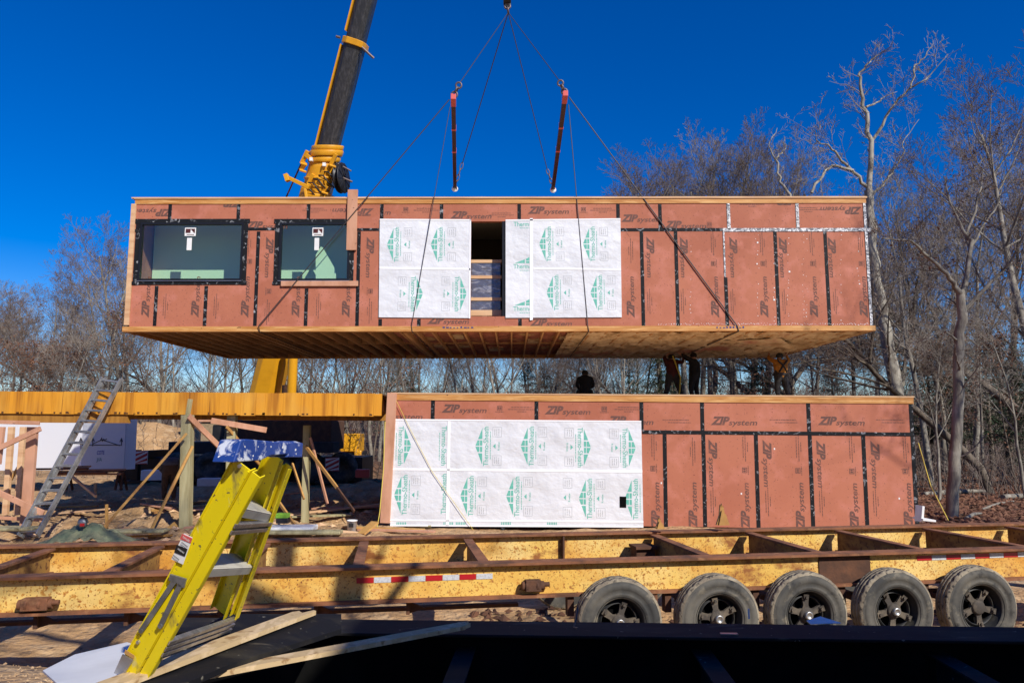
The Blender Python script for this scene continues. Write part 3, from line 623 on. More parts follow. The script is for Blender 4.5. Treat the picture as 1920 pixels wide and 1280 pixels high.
# ================================================================== ORANGE PLATFORM
OA = P(-260, 731.5, 17.35); OB = P(716, 737.5, 17.35)
OF = Frame(OA, OB - OA, (0, 0, 1)); OL = (OB - OA).length
pf = empty('floor_platform', OF.pt(OL / 2, -.6, -1.3), 'long raised floor platform faced with an orange laminated beam', 'platform')
_, ob1 = OF.px(300, 777)
mb = MB(); a = 0.0
while a < OL:
    wd = rnd.choice([.28, .35, .42, .5, .6, .22]); e = min(a + wd, OL - .0); OF.box(mb, a + .002, e - .002, ob1 + rnd.uniform(-.012, .006), -.0 + rnd.uniform(-.006, .004), -.09, rnd.uniform(-.003, .004)); a = e
mb.build('front_beam', M['orange'], pf)
_, ob2 = OF.px(100, 792); a2, _ = OF.px(237, 785)
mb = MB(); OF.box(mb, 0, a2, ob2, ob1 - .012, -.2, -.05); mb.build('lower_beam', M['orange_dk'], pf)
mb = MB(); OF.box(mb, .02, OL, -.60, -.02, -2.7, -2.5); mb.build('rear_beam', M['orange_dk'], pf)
mb = MB(); OF.box(mb, .0, OL, -.03, -.006, -2.7, -.1); mb.build('deck', M['ply'], pf)
a = .3
while a < OL:
    mb = MB(); OF.box(mb, a, a + .045, -.36, -.032, -2.49, -.1); mb.build('joist', M['joist'], pf); a += .5
# dark drip marks on the lower edge
dm = MB()
for k in range(70):
    a = rnd.uniform(.2, OL - .2); h_ = rnd.uniform(.015, .05); OF.box(dm, a, a + rnd.uniform(.02, .07), ob1 + .012, ob1 + .012 + h_, .005, .007)
dm.build('drip_marks', mat('dark_stain', (.10, .04, .012), .8), pf)

def post(px, y0, y1, Y, wd, label, top_narrow=False):
    p1 = P(px, y0, Y); g0 = Hs(p1.x, Y) - .1; lo = P(px - 4, y1, Y)
    mb = MB(); mb.beam((lo.x, Y, min(g0, lo.z)), p1, wd, wd, up=(0, 1, 0))
    if top_narrow: mb.beam(p1, P(px + 5, 748, Y), wd * .35, wd * .5, up=(0, 1, 0))
    tag(mb.build('post', M['treated'], bevel=.008), label, 'post')
post(352, 778, 1000, 16.9, .22, 'treated post left of the blue topped ladder with a narrow peg above it', True)
post(436, 777, 960, 17.6, .19, 'treated post just behind the blue cap of the ladder')
post(576, 797, 975, 18.5, .16, 'treated post right of the blue topped ladder')
def board(x0, y0, Y0, x1, y1, Y1, wd, th, m, name, label, cat='brace'):
    mb = MB(); mb.beam(P(x0, y0, Y0), P(x1, y1, Y1), th, wd, up=(0, 0, 1)); return tag(mb.build(name, M[m], bevel=.004), label, cat)
for a in [(354, 780, 16.7, 470, 895, 18.6, .13, .04, 'pine2', 'diagonal_brace', 'brown brace falling rightwards from the top of the peg post'),
          (350, 812, 16.6, 182, 1003, 16.0, .055, .05, 'stake', 'diagonal_brace', 'long ochre brace from the peg post down to the far left dirt'),
          (361, 836, 16.6, 277, 1006, 15.9, .055, .05, 'stake', 'diagonal_brace', 'short ochre brace crossing in front of the peg post'),
          (396, 788, 17.3, 500, 806, 17.6, .13, .04, 'pine2', 'cross_board', 'pale brown board running across the post behind the blue cap'),
          (425, 800, 17.3, 500, 885, 18.8, .07, .04, 'stake', 'diagonal_brace', 'orange brace below the cross board behind the blue cap'),
          (505, 915, 17.6, 566, 1003, 16.6, .07, .045, 'stake', 'diagonal_brace', 'brown brace seen through the rails of the yellow ladder'),
          (573, 836, 18.2, 632, 914, 17.5, .08, .04, 'stake', 'diagonal_brace', 'ochre brace falling rightwards from the post right of the ladder'),
          (582, 820, 18.3, 614, 944, 18.0, .06, .04, 'pine2', 'diagonal_brace', 'steep pinkish stake right of the post right of the ladder'),
          (548, 868, 18.6, 570, 935, 18.0, .06, .04, 'stake', 'diagonal_brace', 'short leaning stake left of the post right of the ladder'),
          (632, 914, 17.5, 664, 958, 17.0, .06, .04, 'rust_dk', 'diagonal_brace', 'dark brace end below the orange brace'),
          (200, 945, 16.4, 200, 1000, 16.4, .05, .05, 'stake', 'survey_stake', 'short upright stake near the foot of the long ochre brace'),
          (179, 905, 22.0, 179, 932, 22.0, .07, .05, 'pine', 'survey_stake', 'short pale stake in the dirt beyond the aluminium ladder'),
          (135, 893, 20.5, 180, 930, 19.5, .07, .05, 'pine', 'loose_board', 'pale board lying across the dirt beyond the aluminium ladder')]:
    board(*a, cat='stake' if 'stake' in a[9] else ('board' if 'board' in a[9] else 'brace'))

# ------------------------------------------------------------------ wall of studs at the far left
fr = empty('stud_frame', P(10, 985, 15.5), 'rough timber stud frame at the far left edge', 'timber frame')
for x0, y0, x1, y1, Y, wd, m in [(62, 800, 48, 985, 15.5, .20, 'pine2'), (44, 800, 32, 965, 16.5, .11, 'pine'), (22, 800, 10, 965, 16.5, .11, 'pine'), (-20, 795, -25, 970, 16.5, .12, 'pine2'), (4, 800, -4, 870, 15.3, .1, 'pine2')]:
    mb = MB(); mb.beam(P(x0, y0, Y), P(x1, y1, Y), .09, wd, up=(1, 0, 0)); mb.build('stud', M[m], fr, bevel=.004)
for x0, y0, x1, y1, Y, wd, m in [(-60, 789, 74, 793, 15.3, .08, 'pine2'), (76, 803, -40, 858, 15.2, .10, 'pine2'), (-20, 915, 82, 962, 15.1, .11, 'pine2'), (-40, 968, 90, 975, 16, .07, 'pine2'), (60, 830, 20, 900, 17.0, .05, 'stake')]:
    mb = MB(); mb.beam(P(x0, y0, Y), P(x1, y1, Y), .05, wd, up=(0, 0, 1)); mb.build('rail', M[m], fr, bevel=.004)

# ------------------------------------------------------------------ white wrapped unit
WA = P(-60, 882, 27.5); WB = P(232, 880, 25.5)
WF = Frame(WA, WB - WA, (0, 0, 1)); WL = (WB - WA).length; _, wt = WF.px(235, 786)
wu = empty('wrapped_unit', WF.pt(WL / 2, 0, -1), 'white plastic wrapped building unit with a black roof sketch on it', 'wrapped unit')
mb = MB(); WF.box(mb, 0, WL, 0, wt + .3, -.5, 0); mb.build('body', M['wrap_edge'], wu)
ax, _ = WF.px(155, 830); mb = MB(); WF.box(mb, ax, WL + .02, -.02, wt + .3, .004, .02); mb.build('grey_wrap', mat('pale_grey_wrap', (.50, .52, .56), .5, bump=((1.5, 1.5, 3), .5, .05)), wu)
lg = MB()
def stroke(F, mb, pts, c, r=.012):
    q = [F.pt(*F.px(x, y), c) for x, y in pts]; mb.path(q, r, 5)
for pts in ([(155, 834), (228, 834)], [(175, 832), (192, 824), (226, 835)], [(153, 842), (153, 822)], [(150, 827), (153, 820), (156, 827)], [(175, 836), (175, 822)], [(172, 827), (175, 820), (178, 827)], [(229, 835), (229, 822)], [(226, 828), (229, 821), (231, 828)],
            [(189, 826), (192, 820), (193, 827), (196, 822), (197, 826), (201, 822)]): stroke(WF, lg, pts, .03)
lg.build('roof_sketch', M['black'], wu)
lg = MB()
for txt, x, y, wd, ht, m in (('COTE', 190, 848, .32, .14, 0), ('J/A', 187, 862, .24, .16, 1)):
    stamp(lg, WF, norm_geo(text_geo(txt, .1, .01), -wd / 2, -ht / 2, wd, ht), x, y, 0, .028, 1, m)
lg.build('handwriting', [mat('blue_marker', (.05, .06, .35), .6), mat('green_marker', (.12, .25, .25), .6)], wu)

# ================================================================== YELLOW TRAILER
TA = PZ(0, 1083, .92); TB = PZ(1920, 1028, .92)
TF = Frame(TA, TB - TA, (0, 0, 1)); TL = (TB - TA).length; TS = 1.8
tr = empty('flatbed_trailer', TF.pt(TL / 2, -.92, -TS / 2), 'long rusty yellow steel trailer frame in front of the lower module', 'trailer')
def ibeam(mb_f, mb_w, F, a0, a1, vt, vb, c0, wd, mi=0):
    F.box(mb_f, a0, a1, vt - .022, vt, c0 - wd, c0); F.box(mb_f, a0, a1, vb, vb + .022, c0 - wd, c0)
    F.box(mb_w, a0, a1, vb + .0225, vt - .0225, c0 - wd / 2 - .008, c0 - wd / 2 + .008)
for c0, nm in ((0, 'front_rail'), (-TS, 'rear_rail')):
    f = MB(); wb = MB(); ibeam(f, wb, TF, -2.2, TL + 2.2, 0, -.31, c0, .17)
    o = wb.build(nm, M['yrust'], tr); f.build('flange', M['rust'], o)
    if nm == 'front_rail': frontrail = o
TR = Frame(TF.pt(0, 0, -TS), TF.u, TF.v)
for x in (-110, 95, 300, 499, 683, 877, 1226, 1404, 1570, 1735, 1889, 2050):
    y = 1022 - (x / 1920) * 40; a, _ = TR.px(x, y); mb = MB(); my = MB()
    tilt = .0
    TF.box(mb, a - .05, a + .05, -.05, -.028, -TS, -.165); TF.box(mb, a - .05, a + .05, -.285, -.265, -TS, -.165)
    TF.box(my, a - .008, a + .008, -.264, -.051, -TS + .001, -.166)
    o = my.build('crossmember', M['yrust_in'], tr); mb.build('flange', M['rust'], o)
a, _ = TR.px(1057, 1000); mb = MB(); TF.box(mb, a - .01, a + .01, -.28, -.03, -TS - .07, -TS + .0); mb.build('stiffener', M['rust_dk'], tr)
mb = MB(); a, _ = TR.px(1195, 1010); TF.box(mb, a - .1, a + .16, -.16, -.13, -TS - .02, -TS + .25); TF.box(mb, a - .08, a + .14, -.28, -.161, -TS, -TS + .2); mb.build('bracket', M['rust_dk'], tr)
# reflective strips
def strip(x0, y0, x1, y1, n, first, hpx):
    TW = Frame(TF.pt(0, 0, -.0765), TF.u, TF.v)
    a0, b0 = TW.px(x0, y0); a1, b1 = TW.px(x1, y1); r_ = MB(); w_ = MB()
    for k in range(n):
        s = a0 + (a1 - a0) * k / n; e = a0 + (a1 - a0) * (k + 1) / n; bm = b0 + (b1 - b0) * (k + .5) / n
        TW.box(r_ if (k % 2 == 0) == first else w_, s + .002, e - .002, bm - hpx / 2, bm + hpx / 2, .001, .004)
    o = r_.build('reflective_strip', M['refl_r'], frontrail); w_.build('reflective_strip', M['refl_w'], frontrail)
strip(668, 1088, 924, 1079, 8, True, .047); strip(1719, 1046, 1960, 1037, 9, True, .047)
# rusted patch plate, spring hangers, winch brackets
mb = MB(); a0, _ = TF.px(1543, 1060); a1, _ = TF.px(1640, 1060); TF.box(mb, a0, a1, -.286, -.024, -.074, -.066); mb.build('patch_plate', M['rust_dk'], frontrail)
for x, w_ in ((65, .26), (1000, .2)):
    mb = MB(); TW = Frame(TF.pt(0, 0, .0), TF.u, TF.v); yy = 1133 if x < 500 else 1098
    a, b = TW.px(x, yy); n = TF.n
    mb.tube(TW.pt(a - w_ / 2, b, -.02), TW.pt(a + w_ / 2, b, -.02), .04, n=12); TW.box(mb, a - w_ / 2 + .03, a + w_ / 2 - .03, b - .045, b + .05, -.066, .025)
    for q in (-.07, .03): mb.tube(TW.pt(a + q, b, -.02), TW.pt(a + q + .02, b, -.02), .055, n=16)
    mb.tube(TW.pt(a + w_ / 2, b + .01, -.01), TW.pt(a + w_ / 2 + .05, b + .01, -.01), .022, n=8)
    mb.build('winch_bracket', M['rust'] if x < 500 else M['rust_dk'], tr, bevel=.004)
mb = MB(); TF.box(mb, -2, 4.3, -.43, -.40, -.3, -.22)
for a in (.25, .95, 1.7, 2.5, 3.3):
    mb.prism([TF.pt(a, -.34, -.2), TF.pt(a + .14, -.40, -.2), TF.pt(a, -.44, -.2)], TF.n * .03); TF.box(mb, a - .03, a, -.44, -.31, -.2, -.12)
mb.build('lower_truss', M['rust_dk'], tr)
# wheels
def make_wheel():
    rt = MB(); R = .372; ax = (0, -1, 0)
    prof = [(.205, -.10), (.235, -.112), (.30, -.118), (.345, -.105)]
    tread = [(R - .003, -.08), (R, -.052), (R - .009, -.05), (R - .009, -.042), (R, -.04), (R + .002, -.008), (R - .008, -.006), (R - .008, .006), (R + .002, .008), (R, .04), (R - .009, .042), (R - .009, .05), (R, .052), (R - .003, .08)]
    prof2 = [(.345, .105), (.335, .110), (.328, .112), (.326, .116), (.31, .119), (.285, .1205), (.283, .117), (.26, .118), (.248, .116), (.246, .119), (.236, .117), (.225, .108), (.212, .104), (.205, .09)]
    side = MB(); side.lathe((0, 0, 0), ax, prof, 72); side.lathe((0, 0, 0), ax, prof2, 72)
    def jit(k, i): return -.010 if (k % 3 == 0 and i in (0, 1, 12, 13)) else 0
    rim = MB()
    rim.lathe((0, 0, 0), ax, [(.222, .114), (.226, .104), (.212, .092), (.204, .07), (.19, .02), (.178, .0), (.176, -.1)], 64)
    rim.lathe((0, 0, 0), ax, [(.178, .0), (.166, .005), (.160, .03), (.154, .03), (.15, -.03), (.15, -.11)], 64)
    tr_ = MB(); tr_.lathe((0, 0, 0), ax, [(.345, -.105), (.357, -.096), (.366, -.085)] + tread + [(.366, .085), (.357, .096), (.345, .105)], 120, jit=lambda k, i: (-.007 if (k % 4 == 0 and i in (3, 4, 15, 16)) else 0))
    spd = MB(); spd.lathe((0, 0, 0), ax, [(.001, -.06), (.15, -.06)], 40)
    spd2 = MB()
    for k in range(5):
        a = math.radians(72 * k + 90); d = Vector((math.cos(a), 0, math.sin(a))); t = Vector((-math.sin(a), 0, math.cos(a))); y = Vector((0, -1, 0))
        spd2.prism([d * .03 + t * .045 + y * .0, d * .08 + t * .024 + y * .0, d * .125 + t * .028, d * .158 + t * .036, d * .158 - t * .036, d * .125 - t * .028, d * .08 - t * .024, d * .03 - t * .045], y * .028)
        spd2.prism([d * .135 + t * .02 + y * .029, d * .175 + t * .026 + y * .04, d * .175 - t * .026 + y * .04, d * .135 - t * .02 + y * .029], y * .012)
    spd2.lathe((0, 0, 0), ax, [(.066, -.02), (.064, .045), (.05, .056), (.001, .058)], 28)
    bl = MB()
    for k in range(5):
        a = math.radians(72 * k + 90); d = Vector((math.cos(a), 0, math.sin(a))); bl.tube(d * .148 + Vector((0, -.03, 0)), d * .148 + Vector((0, -.066, 0)), .013, n=6, smooth=False)
    hb = MB(); hb.lathe((0, 0, 0), ax, [(.036, .05), (.036, .092), (.031, .098), (.022, .098), (.018, .090), (.001, .090)], 24)
    o = rim.build('wheel', M['rimblk']);
    for m_, n_, mm in ((side, 'tyre', M['rubber']), (tr_, 'tyre_tread', M['tread_r']), (spd, 'brake_drum', M['deadblack']), (spd2, 'spoked_hub', M['spider']), (bl, 'bolts', M['spider']), (hb, 'hub_cap', M['chrome'])):
        c = m_.build(n_, mm); c.parent = o
    return o
wh = make_wheel(); first = True; TH = Frame(TF.pt(0, 0, .22), TF.u, TF.v); yaw = math.atan2(TF.u.y, TF.u.x)
axles = []
for i, (hx, hy) in enumerate([(1164, 1150), (1350, 1144), (1518, 1139), (1683, 1133), (1842, 1129)]):
    a, b = TH.px(hx, hy); b = max(min(b, -.51), -.53)
    for side_ in (0, 1):
        if i == 0 and side_ == 0: o = wh
        else:
            o = wh.copy(); COL.objects.link(o)
            for ch in list(wh.children):
                c = ch.copy(); COL.objects.link(c); c.parent = o
            if side_ == 0 and i >= 4:
                for c in o.children:
                    if c.name.startswith('hub_cap'): bpy.data.objects.remove(c); break
        pos = TF.pt(a, b, .135 if side_ == 0 else -TS - .30); set_parent(o, tr)
        o.location = pos; o.rotation_euler = (0, [.3, 1.1, .0, .75, .55][i], yaw + (math.pi if side_ else 0)); o.rotation_mode = 'XYZ'; o.scale = (1.05, .84, 1.05)
    mb = MB(); mb.tube(TF.pt(a, b, .05), TF.pt(a, b, -TS - .22), .045, n=12); TF.box(mb, a - .3, a + .3, b + .10, b + .13, -.12, -.05); TF.box(mb, a - .42, a - .36, b + .02, -.30, -.13, -.04); mb.build('axle', M['rust_dk'], tr)
for x in (1238,):
    mb = MB(); a, _ = TH.px(x, 1100); TF.box(mb, a - .06, a + .06, -.55, -.30, -.14, -.02); mb.build('spring_hanger', M['rust'], tr)

# splintered wood, paper and bits lying on the trailer
def splinter(px, py, hpx, wpx, Y, label):
    b = P(px, py, Y); s = Y / FPX; mb = MB(); r = random.Random(px); w2 = wpx * s / 2; h = hpx * s
    top = [(-w2 * .5, .45), (-w2 * .32, .95), (-w2 * .22, .8), (-w2 * .1, 1.0), (w2 * .05, .82), (w2 * .12, .9), (w2 * .3, .55), (w2 * .5, .5), (w2 * .8, .2)]
    mb.prism([b + Vector((-w2, 0, 0))] + [b + Vector((x, 0, z * h)) for x, z in top] + [b + Vector((w2, 0, 0))], (0, .05, 0))
    mb.prism([b + Vector((-w2 * .7, -.02, 0)), b + Vector((-w2 * .2, -.02, h * .7)), b + Vector((0, -.02, h * .5)), b + Vector((w2 * .3, -.02, 0))], (0, .018, 0))
    tag(mb.build('splintered_wood', M['stake']), label, 'wood splinter')
splinter(1356, 984, 38, 24, 9.0, 'tall splintered wood stub standing on the rear rail of the trailer')
splinter(1238, 991, 20, 18, 8.9, 'small splintered wood stub on the rear rail by the white wrap edge')
mb = MB(); mb.box(P(1724, 962, 12), (.035, .2, .25), Matrix.Rotation(.15, 3, 'Y')); mb.box(P(1733, 973, 12), (.2, .3, .03), Matrix.Rotation(.1, 3, 'Y')); tag(mb.build('scrap_panel', M['white']), 'white scrap panel propped at the right end of the lower module', 'scrap panel')

# ================================================================== BLACK FRAME IN THE FOREGROUND
BA = PZ(400, 1183, 1.15); BB = PZ(1920, 1202, 1.15)
BF = Frame(BA, BB - BA, (0, 0, 1)); BL = (BB - BA).length
bf = empty('black_steel_frame', BF.pt(BL / 2, -.4, .8), 'black painted steel deck frame filling the shaded foreground', 'steel frame')
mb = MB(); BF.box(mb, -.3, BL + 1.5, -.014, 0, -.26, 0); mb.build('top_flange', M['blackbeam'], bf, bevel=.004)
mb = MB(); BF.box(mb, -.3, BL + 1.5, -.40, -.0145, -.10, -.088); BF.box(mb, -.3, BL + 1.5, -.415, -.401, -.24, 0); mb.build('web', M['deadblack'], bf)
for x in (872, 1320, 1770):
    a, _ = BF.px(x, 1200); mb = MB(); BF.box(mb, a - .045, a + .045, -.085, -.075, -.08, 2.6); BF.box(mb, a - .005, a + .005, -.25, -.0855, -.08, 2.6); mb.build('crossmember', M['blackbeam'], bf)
mb = MB(); BF.box(mb, -.3, BL + 1.5, -.47, -.45, -.1, 3.4); mb.build('shade_sheet', M['deadblack'], bf)  # black sheet standing in for the deep shade inside the frame
mb = MB(); BF.box(mb, .9, BL + 2.5, .0, .06, 2.65, 5.2); BF.box(mb, -1.2, BL + 2.5, -.45, -.001, 2.6, 2.64); mb.build('shade_deck', M['deadblack'], bf)  # unseen deck and near wall, added behind the viewer to cast shade
# unseen module block added behind the viewer to cast shade over the black frame
shade_module = empty('house_module', (7.6, -3.4, 2.2), 'unseen red module block added behind the viewer to shade the foreground', 'house module')
mb = MB(); mb.box2((3.25, -5.6, 2.2), (13.0, -1.0, 5.75)); mb.build('sheathing', M['zip'], shade_module); mb = MB(); mb.box2((3.2, -5.65, 1.95), (13.05, -.95, 2.198)); mb.box2((3.2, -5.65, 5.752), (13.05, -.95, 5.85)); mb.build('rim_board', M['rim'], shade_module)
mb = MB(); mb.box2((3.5, -5.2, 1.5), (12.8, -4.9, 1.948)); mb.box2((3.5, -1.7, 1.5), (12.8, -1.4, 1.948))
for x_ in (4, 8, 12): mb.box2((x_, -5.2, -.3), (x_ + .4, -4.8, 1.49)); mb.box2((x_, -1.8, -.3), (x_ + .4, -1.4, 1.49))
mb.build('shade_module_legs', M['rust_dk'], shade_module)
# small things on the black frame
mb = MB(); a, b = BF.px(1372, 1181); BF.box(mb, a - .04, a + .04, .001, .006, -.07, -.045); tag(mb.build('metal_scrap', M['chrome']), 'small flat metal scrap on the black beam', 'scrap')
mb = MB(); q = PZ(1520, 1170, 1.152); mb.prism([q, q + Vector((.16, .02, 0)), q + Vector((.09, .10, .012)), q + Vector((.0, .05, .004))], (0, 0, .003)); tag(mb.build('paper_scrap', M['white']), 'crumpled white paper on the black beam before the third wheel', 'paper')
mb = MB(); mb.path([P(1083, 1138, 3.7), P(1081, 1158, 3.65), P(1076, 1175, 3.6), P(1083, 1177, 3.5)], .004, 6); tag(mb.build('bent_pin', M['cable']), 'bent black pin standing on the black beam before the first wheel', 'pin')
mb = MB(); mb.box(P(1404, 1150, 4.0), (.008, .008, .05)); tag(mb.build('chalk_stick', M['white']), 'small white stick before the second wheel', 'stick')

# ================================================================== SHEETS AND PLANKS UNDER THE LADDER
def sheet(pts, th, m, name, label, cat):
    mb = MB(); mb.prism([P(*p) for p in pts], (0, 0, -th)); return tag(mb.build(name, M[m]), label, cat)
sheet([(238, 1203, 3.35), (300, 1222, 3.2), (250, 1300, 2.45), (140, 1310, 2.45), (80, 1256, 2.9), (140, 1226, 3.2)], .006, 'white', 'white_board', 'white board lying on the dirt under the foot of the yellow ladder', 'board')
sheet([(212, 1272, 2.55), (425, 1150, 3.25), (640, 1150, 3.45), (640, 1178, 3.3), (430, 1245, 2.75), (300, 1300, 2.4)], .02, 'blackbeam', 'black_board', 'black sheet board under the yellow ladder', 'board')
def plank(x0, y0, Y0, x1, y1, Y1, wd, label):
    a = P(x0, y0, Y0); b = P(x1, y1, Y1); d = (b - a).normalized(); s = Vector((d.y, -d.x, 0)).normalized() * wd / 2
    r = random.Random(x0); far = []
    for k in range(6): far.append(b + s * (1 - 2 * k / 5) + d * r.uniform(-.03, .05))
    mb = MB(); mb.prism([a + s] + far + [a - s], (0, 0, -.018)); return tag(mb.build('strand_plank', M['osb']), label, 'plank')
plank(150, 1300, 2.35, 568, 1146, 3.35, .085, 'sunlit strand board plank rising rightwards with a broken tip')
plank(200, 1292, 2.5, 872, 1168, 3.55, .07, 'shaded strand board plank lying flatter across the black frame')

# ================================================================== YELLOW STEPLADDER
NB = P(243, 1268, 2.55); NT = P(468, 862, 2.28); FB = P(420, 1150, 3.05); FT = P(527, 852, 2.68)
rr = (FB - NB).normalized(); Ld = (NT - NB).normalized(); rr = (rr - Ld * rr.dot(Ld)).normalized()
ee = Ld.cross(rr); ee.normalize()
if ee.x < 0: ee = -ee
sl = empty('step_ladder', NB, 'yellow fibreglass stepladder with a paint splattered blue top leaning in the foreground', 'ladder')
def rail(B, T, e0, e1, outsign, name, flip=False):
    """a channel: web between e0 and e1, flanges turned inwards"""
    d = (T - B); n = rr * outsign; mb = MB(); t = .004
    def slab(a0, a1, n0, n1):
        vs = [B + ee * a0 + n * n0, B + ee * a1 + n * n0, B + ee * a1 + n * n1, B + ee * a0 + n * n1]
        mb.prism(vs, d)
    slab(e0, e1, -t, 0); slab(e0, e0 + t, -.028, -t - .0003); slab(e1 - t, e1, -.028, -t - .0003)
    return mb.build(name, M['lad_y'], sl, bevel=.0015)
rail(NB, NT - Ld * .026, -.052, .020, -1, 'front_rail'); rail(NB + Ld * .03, NT - Ld * .026, .024, .058, -1, 'rear_rail')
f1 = rail(FB, FT - Ld * .012, -.052, .020, 1, 'front_rail'); rail(FB + Ld * .03, FT - Ld * .012, .032, .062, 1, 'rear_rail')
# raised ribs on the near web
mb = MB(); mb.prism([NB + ee * .012 - rr * .0005, NB + ee * .019 - rr * .0005, NB + ee * .019 - rr * .006, NB + ee * .014 - rr * .006], (NT - NB) * .965); mb.prism([NB + ee * -.051 - rr * .0005, NB + ee * -.045 - rr * .0005, NB + ee * -.046 - rr * .005, NB + ee * -.05 - rr * .005], (NT - NB) * .965); mb.build('rail_rib', M['lad_y'], sl)
RF = Frame(NB, ee, Ld)
if RF.n.dot(rr) > 0: RFs = -1
else: RFs = 1
def on_rail(px, py):
    a, b = RF.px(px, py); return a, b
# steps
def between(px, py):
    """height fraction along near rail for a pixel on it"""
    a, b = on_rail(px, py); return b / (NT - NB).length
def step(t0, t1, kind):
    A = NB + (NT - NB) * t0 + rr * (.035 if kind == 'tread' else .004); B = FB + (FT - FB) * t1 - rr * .004; d = (B - A)
    hz = Vector((-d.y, d.x, 0)).normalized()         # horizontal, to the right
    if hz.x < 0: hz = -hz
    if kind == 'tread': hz = (hz * .82 - Vector((0, 0, .57))).normalized()
    up_ = d.normalized().cross(hz); up_ = up_ if up_.z > 0 else -up_
    if kind == 'tread':
        mb = MB(); o_ = A - hz * .05 + ee * .012; W_ = .09
        mb.prism([o_, o_ + hz * W_, o_ + hz * W_ - up_ * .004, o_ - up_ * .004], d)
        mb.prism([o_ - up_ * .0045, o_ + hz * .004 - up_ * .0045, o_ + hz * .004 - up_ * .03, o_ - up_ * .03], d)
        mb.prism([o_ + hz * (W_ - .004) - up_ * .0045, o_ + hz * W_ - up_ * .0045, o_ + hz * W_ - up_ * .032, o_ + hz * (W_ - .004) - up_ * .032], d)
        o = mb.build('step', M['tread'], sl, bevel=.001)
        m2 = MB()
        for k in range(11): q = o_ + hz * (.006 + k * .0075) + up_ * .0003; m2.prism([q, q + hz * .003, q + hz * .003 + up_ * .0015, q + up_ * .0015], d)
        m2.build('grip_ridges', M['tread'], o)
    else:
        mb = MB()
        for off in (0, .026):
            c = A + ee * .045 - Ld * off; mb.prism([c, c + ee * .018, c + ee * .018 - Ld * .016, c - Ld * .016], d)
        mb.build('rear_bar', M['alu'], sl, bevel=.001)
step(between(435, 950), .70, 'tread'); step(between(430, 975), .66, 'bar')
step(between(372, 1065), .37, 'tread')
step(between(303, 1192), .035, 'bar'); step(between(300, 1205), .0, 'bar')
# blue top cap
CB = P(408, 864, 2.27); cd = (P(550, 857, 2.66) - P(419, 866, 2.25))
cap = MB()
u1 = cd.normalized(); v1 = Vector((0, 0, 1)); v1 = (v1 - u1 * v1.dot(u1)).normalized(); w1 = u1.cross(v1)     # w1 sideways
ps = []
cap.v = []
def cpt(l, z, c): return P(419, 866, 2.25) + u1 * l + v1 * z + w1 * c
Lc = cd.length
out_ = [(0, 0), (.15, .0), (.21, .014), (.32, .014), (Lc * .75, .004), (Lc, 0), (Lc + .004, .05), (Lc - .05, .058), (Lc - .08, .052), (.2, .060), (.07, .068), (.035, .066)]
a_ = [cpt(l, z, -.04) for l, z in out_]; cap.prism(a_, w1 * .075)
cap.build('top_cap', M['lad_b'], sl, bevel=.004)
# label, braces, shoes on the near rail
def rail_patch(pts, c, m, name, par=sl, th=.001):
    mb = MB(); mb.prism([RF.pt(*RF.px(x, y), c * RFs) for x, y in pts], RF.n * th * RFs); return mb.build(name, m, par)
lb = rail_patch([(348, 998), (364, 1006), (346, 1056), (324, 1046)], .0065, M['white'], 'warning_label')
rail_patch([(345, 998.5), (364, 1007), (361, 1016), (341, 1008)], .008, M['redtag'], 'red_band', lb)
rail_patch([(335, 1019), (355, 1027), (350, 1041), (330, 1033)], .008, M['black'], 'black_band', lb)
def stamp_rail(txt, px, py, wd, ht, m, c=.0095):
    a0, b0 = RF.px(px, py); g_ = norm_geo(text_geo(txt, 0, .01), -wd / 2, -ht / 2, wd, ht); an = math.radians(4)
    # writing runs across the rail
    mb = MB(); mb.add([RF.pt(a0 + x * math.cos(an) - y * math.sin(an), b0 + x * math.sin(an) + y * math.cos(an), c * RFs) for x, y in g_[0]], g_[1]); return mb.build('lettering', m, lb)
stamp_rail('DANGER', 353, 1008, .026, .007, M['white'])
stamp_rail('WARNING', 343, 1030, .026, .006, M['white'])
for k, (x, y) in enumerate([(350, 1018), (348, 1022), (334, 1042), (332, 1046)]):
    a0, b0 = RF.px(x, y); mb = MB(); mb.add([RF.pt(a0 + q, b0 + s_, .0095 * RFs) for q, s_ in ((-.013, -.001), (.013, -.001), (.013, .001), (-.013, .001))], [(0, 1, 2, 3)]); mb.build('fine_print', M['c_dkgrey'], lb)
rail_patch([(238, 1215), (255, 1226), (254, 1233), (236, 1222)], .0065, M['stake'], 'orange_label')
rail_patch([(234, 1223), (254, 1234), (236, 1262), (218, 1258)], .007, M['alu'], 'foot_plate', th=.004)
rail_patch([(324, 1073), (354, 1082), (350, 1098), (340, 1095), (336, 1088), (331, 1090), (322, 1084)], .008, M['galv'], 'brace_bracket', th=.006)
def rail_bar(x0, y0, x1, y1, wd):
    a = RF.pt(*RF.px(x0, y0), .011 * RFs); b = RF.pt(*RF.px(x1, y1), .011 * RFs); mb = MB(); mb.beam(a, b, wd, .006, up=RF.n); mb.tube(b - RF.n * .004, b + RF.n * .005, wd / 2, n=12); mb.build('spreader_brace', M['galv'], sl, bevel=.001)
rail_bar(331, 1087, 270, 1178, .017); rail_bar(343, 1092, 306, 1169, .017)
for x, y in ((452, 872), (330, 1081), (346, 1087), (262, 1201)):
    a0, b0 = RF.px(x, y); mb = MB(); mb.tube(RF.pt(a0, b0, .004 * RFs), RF.pt(a0, b0, .011 * RFs), .006, n=10); mb.build('rivet', M['alu'], sl)

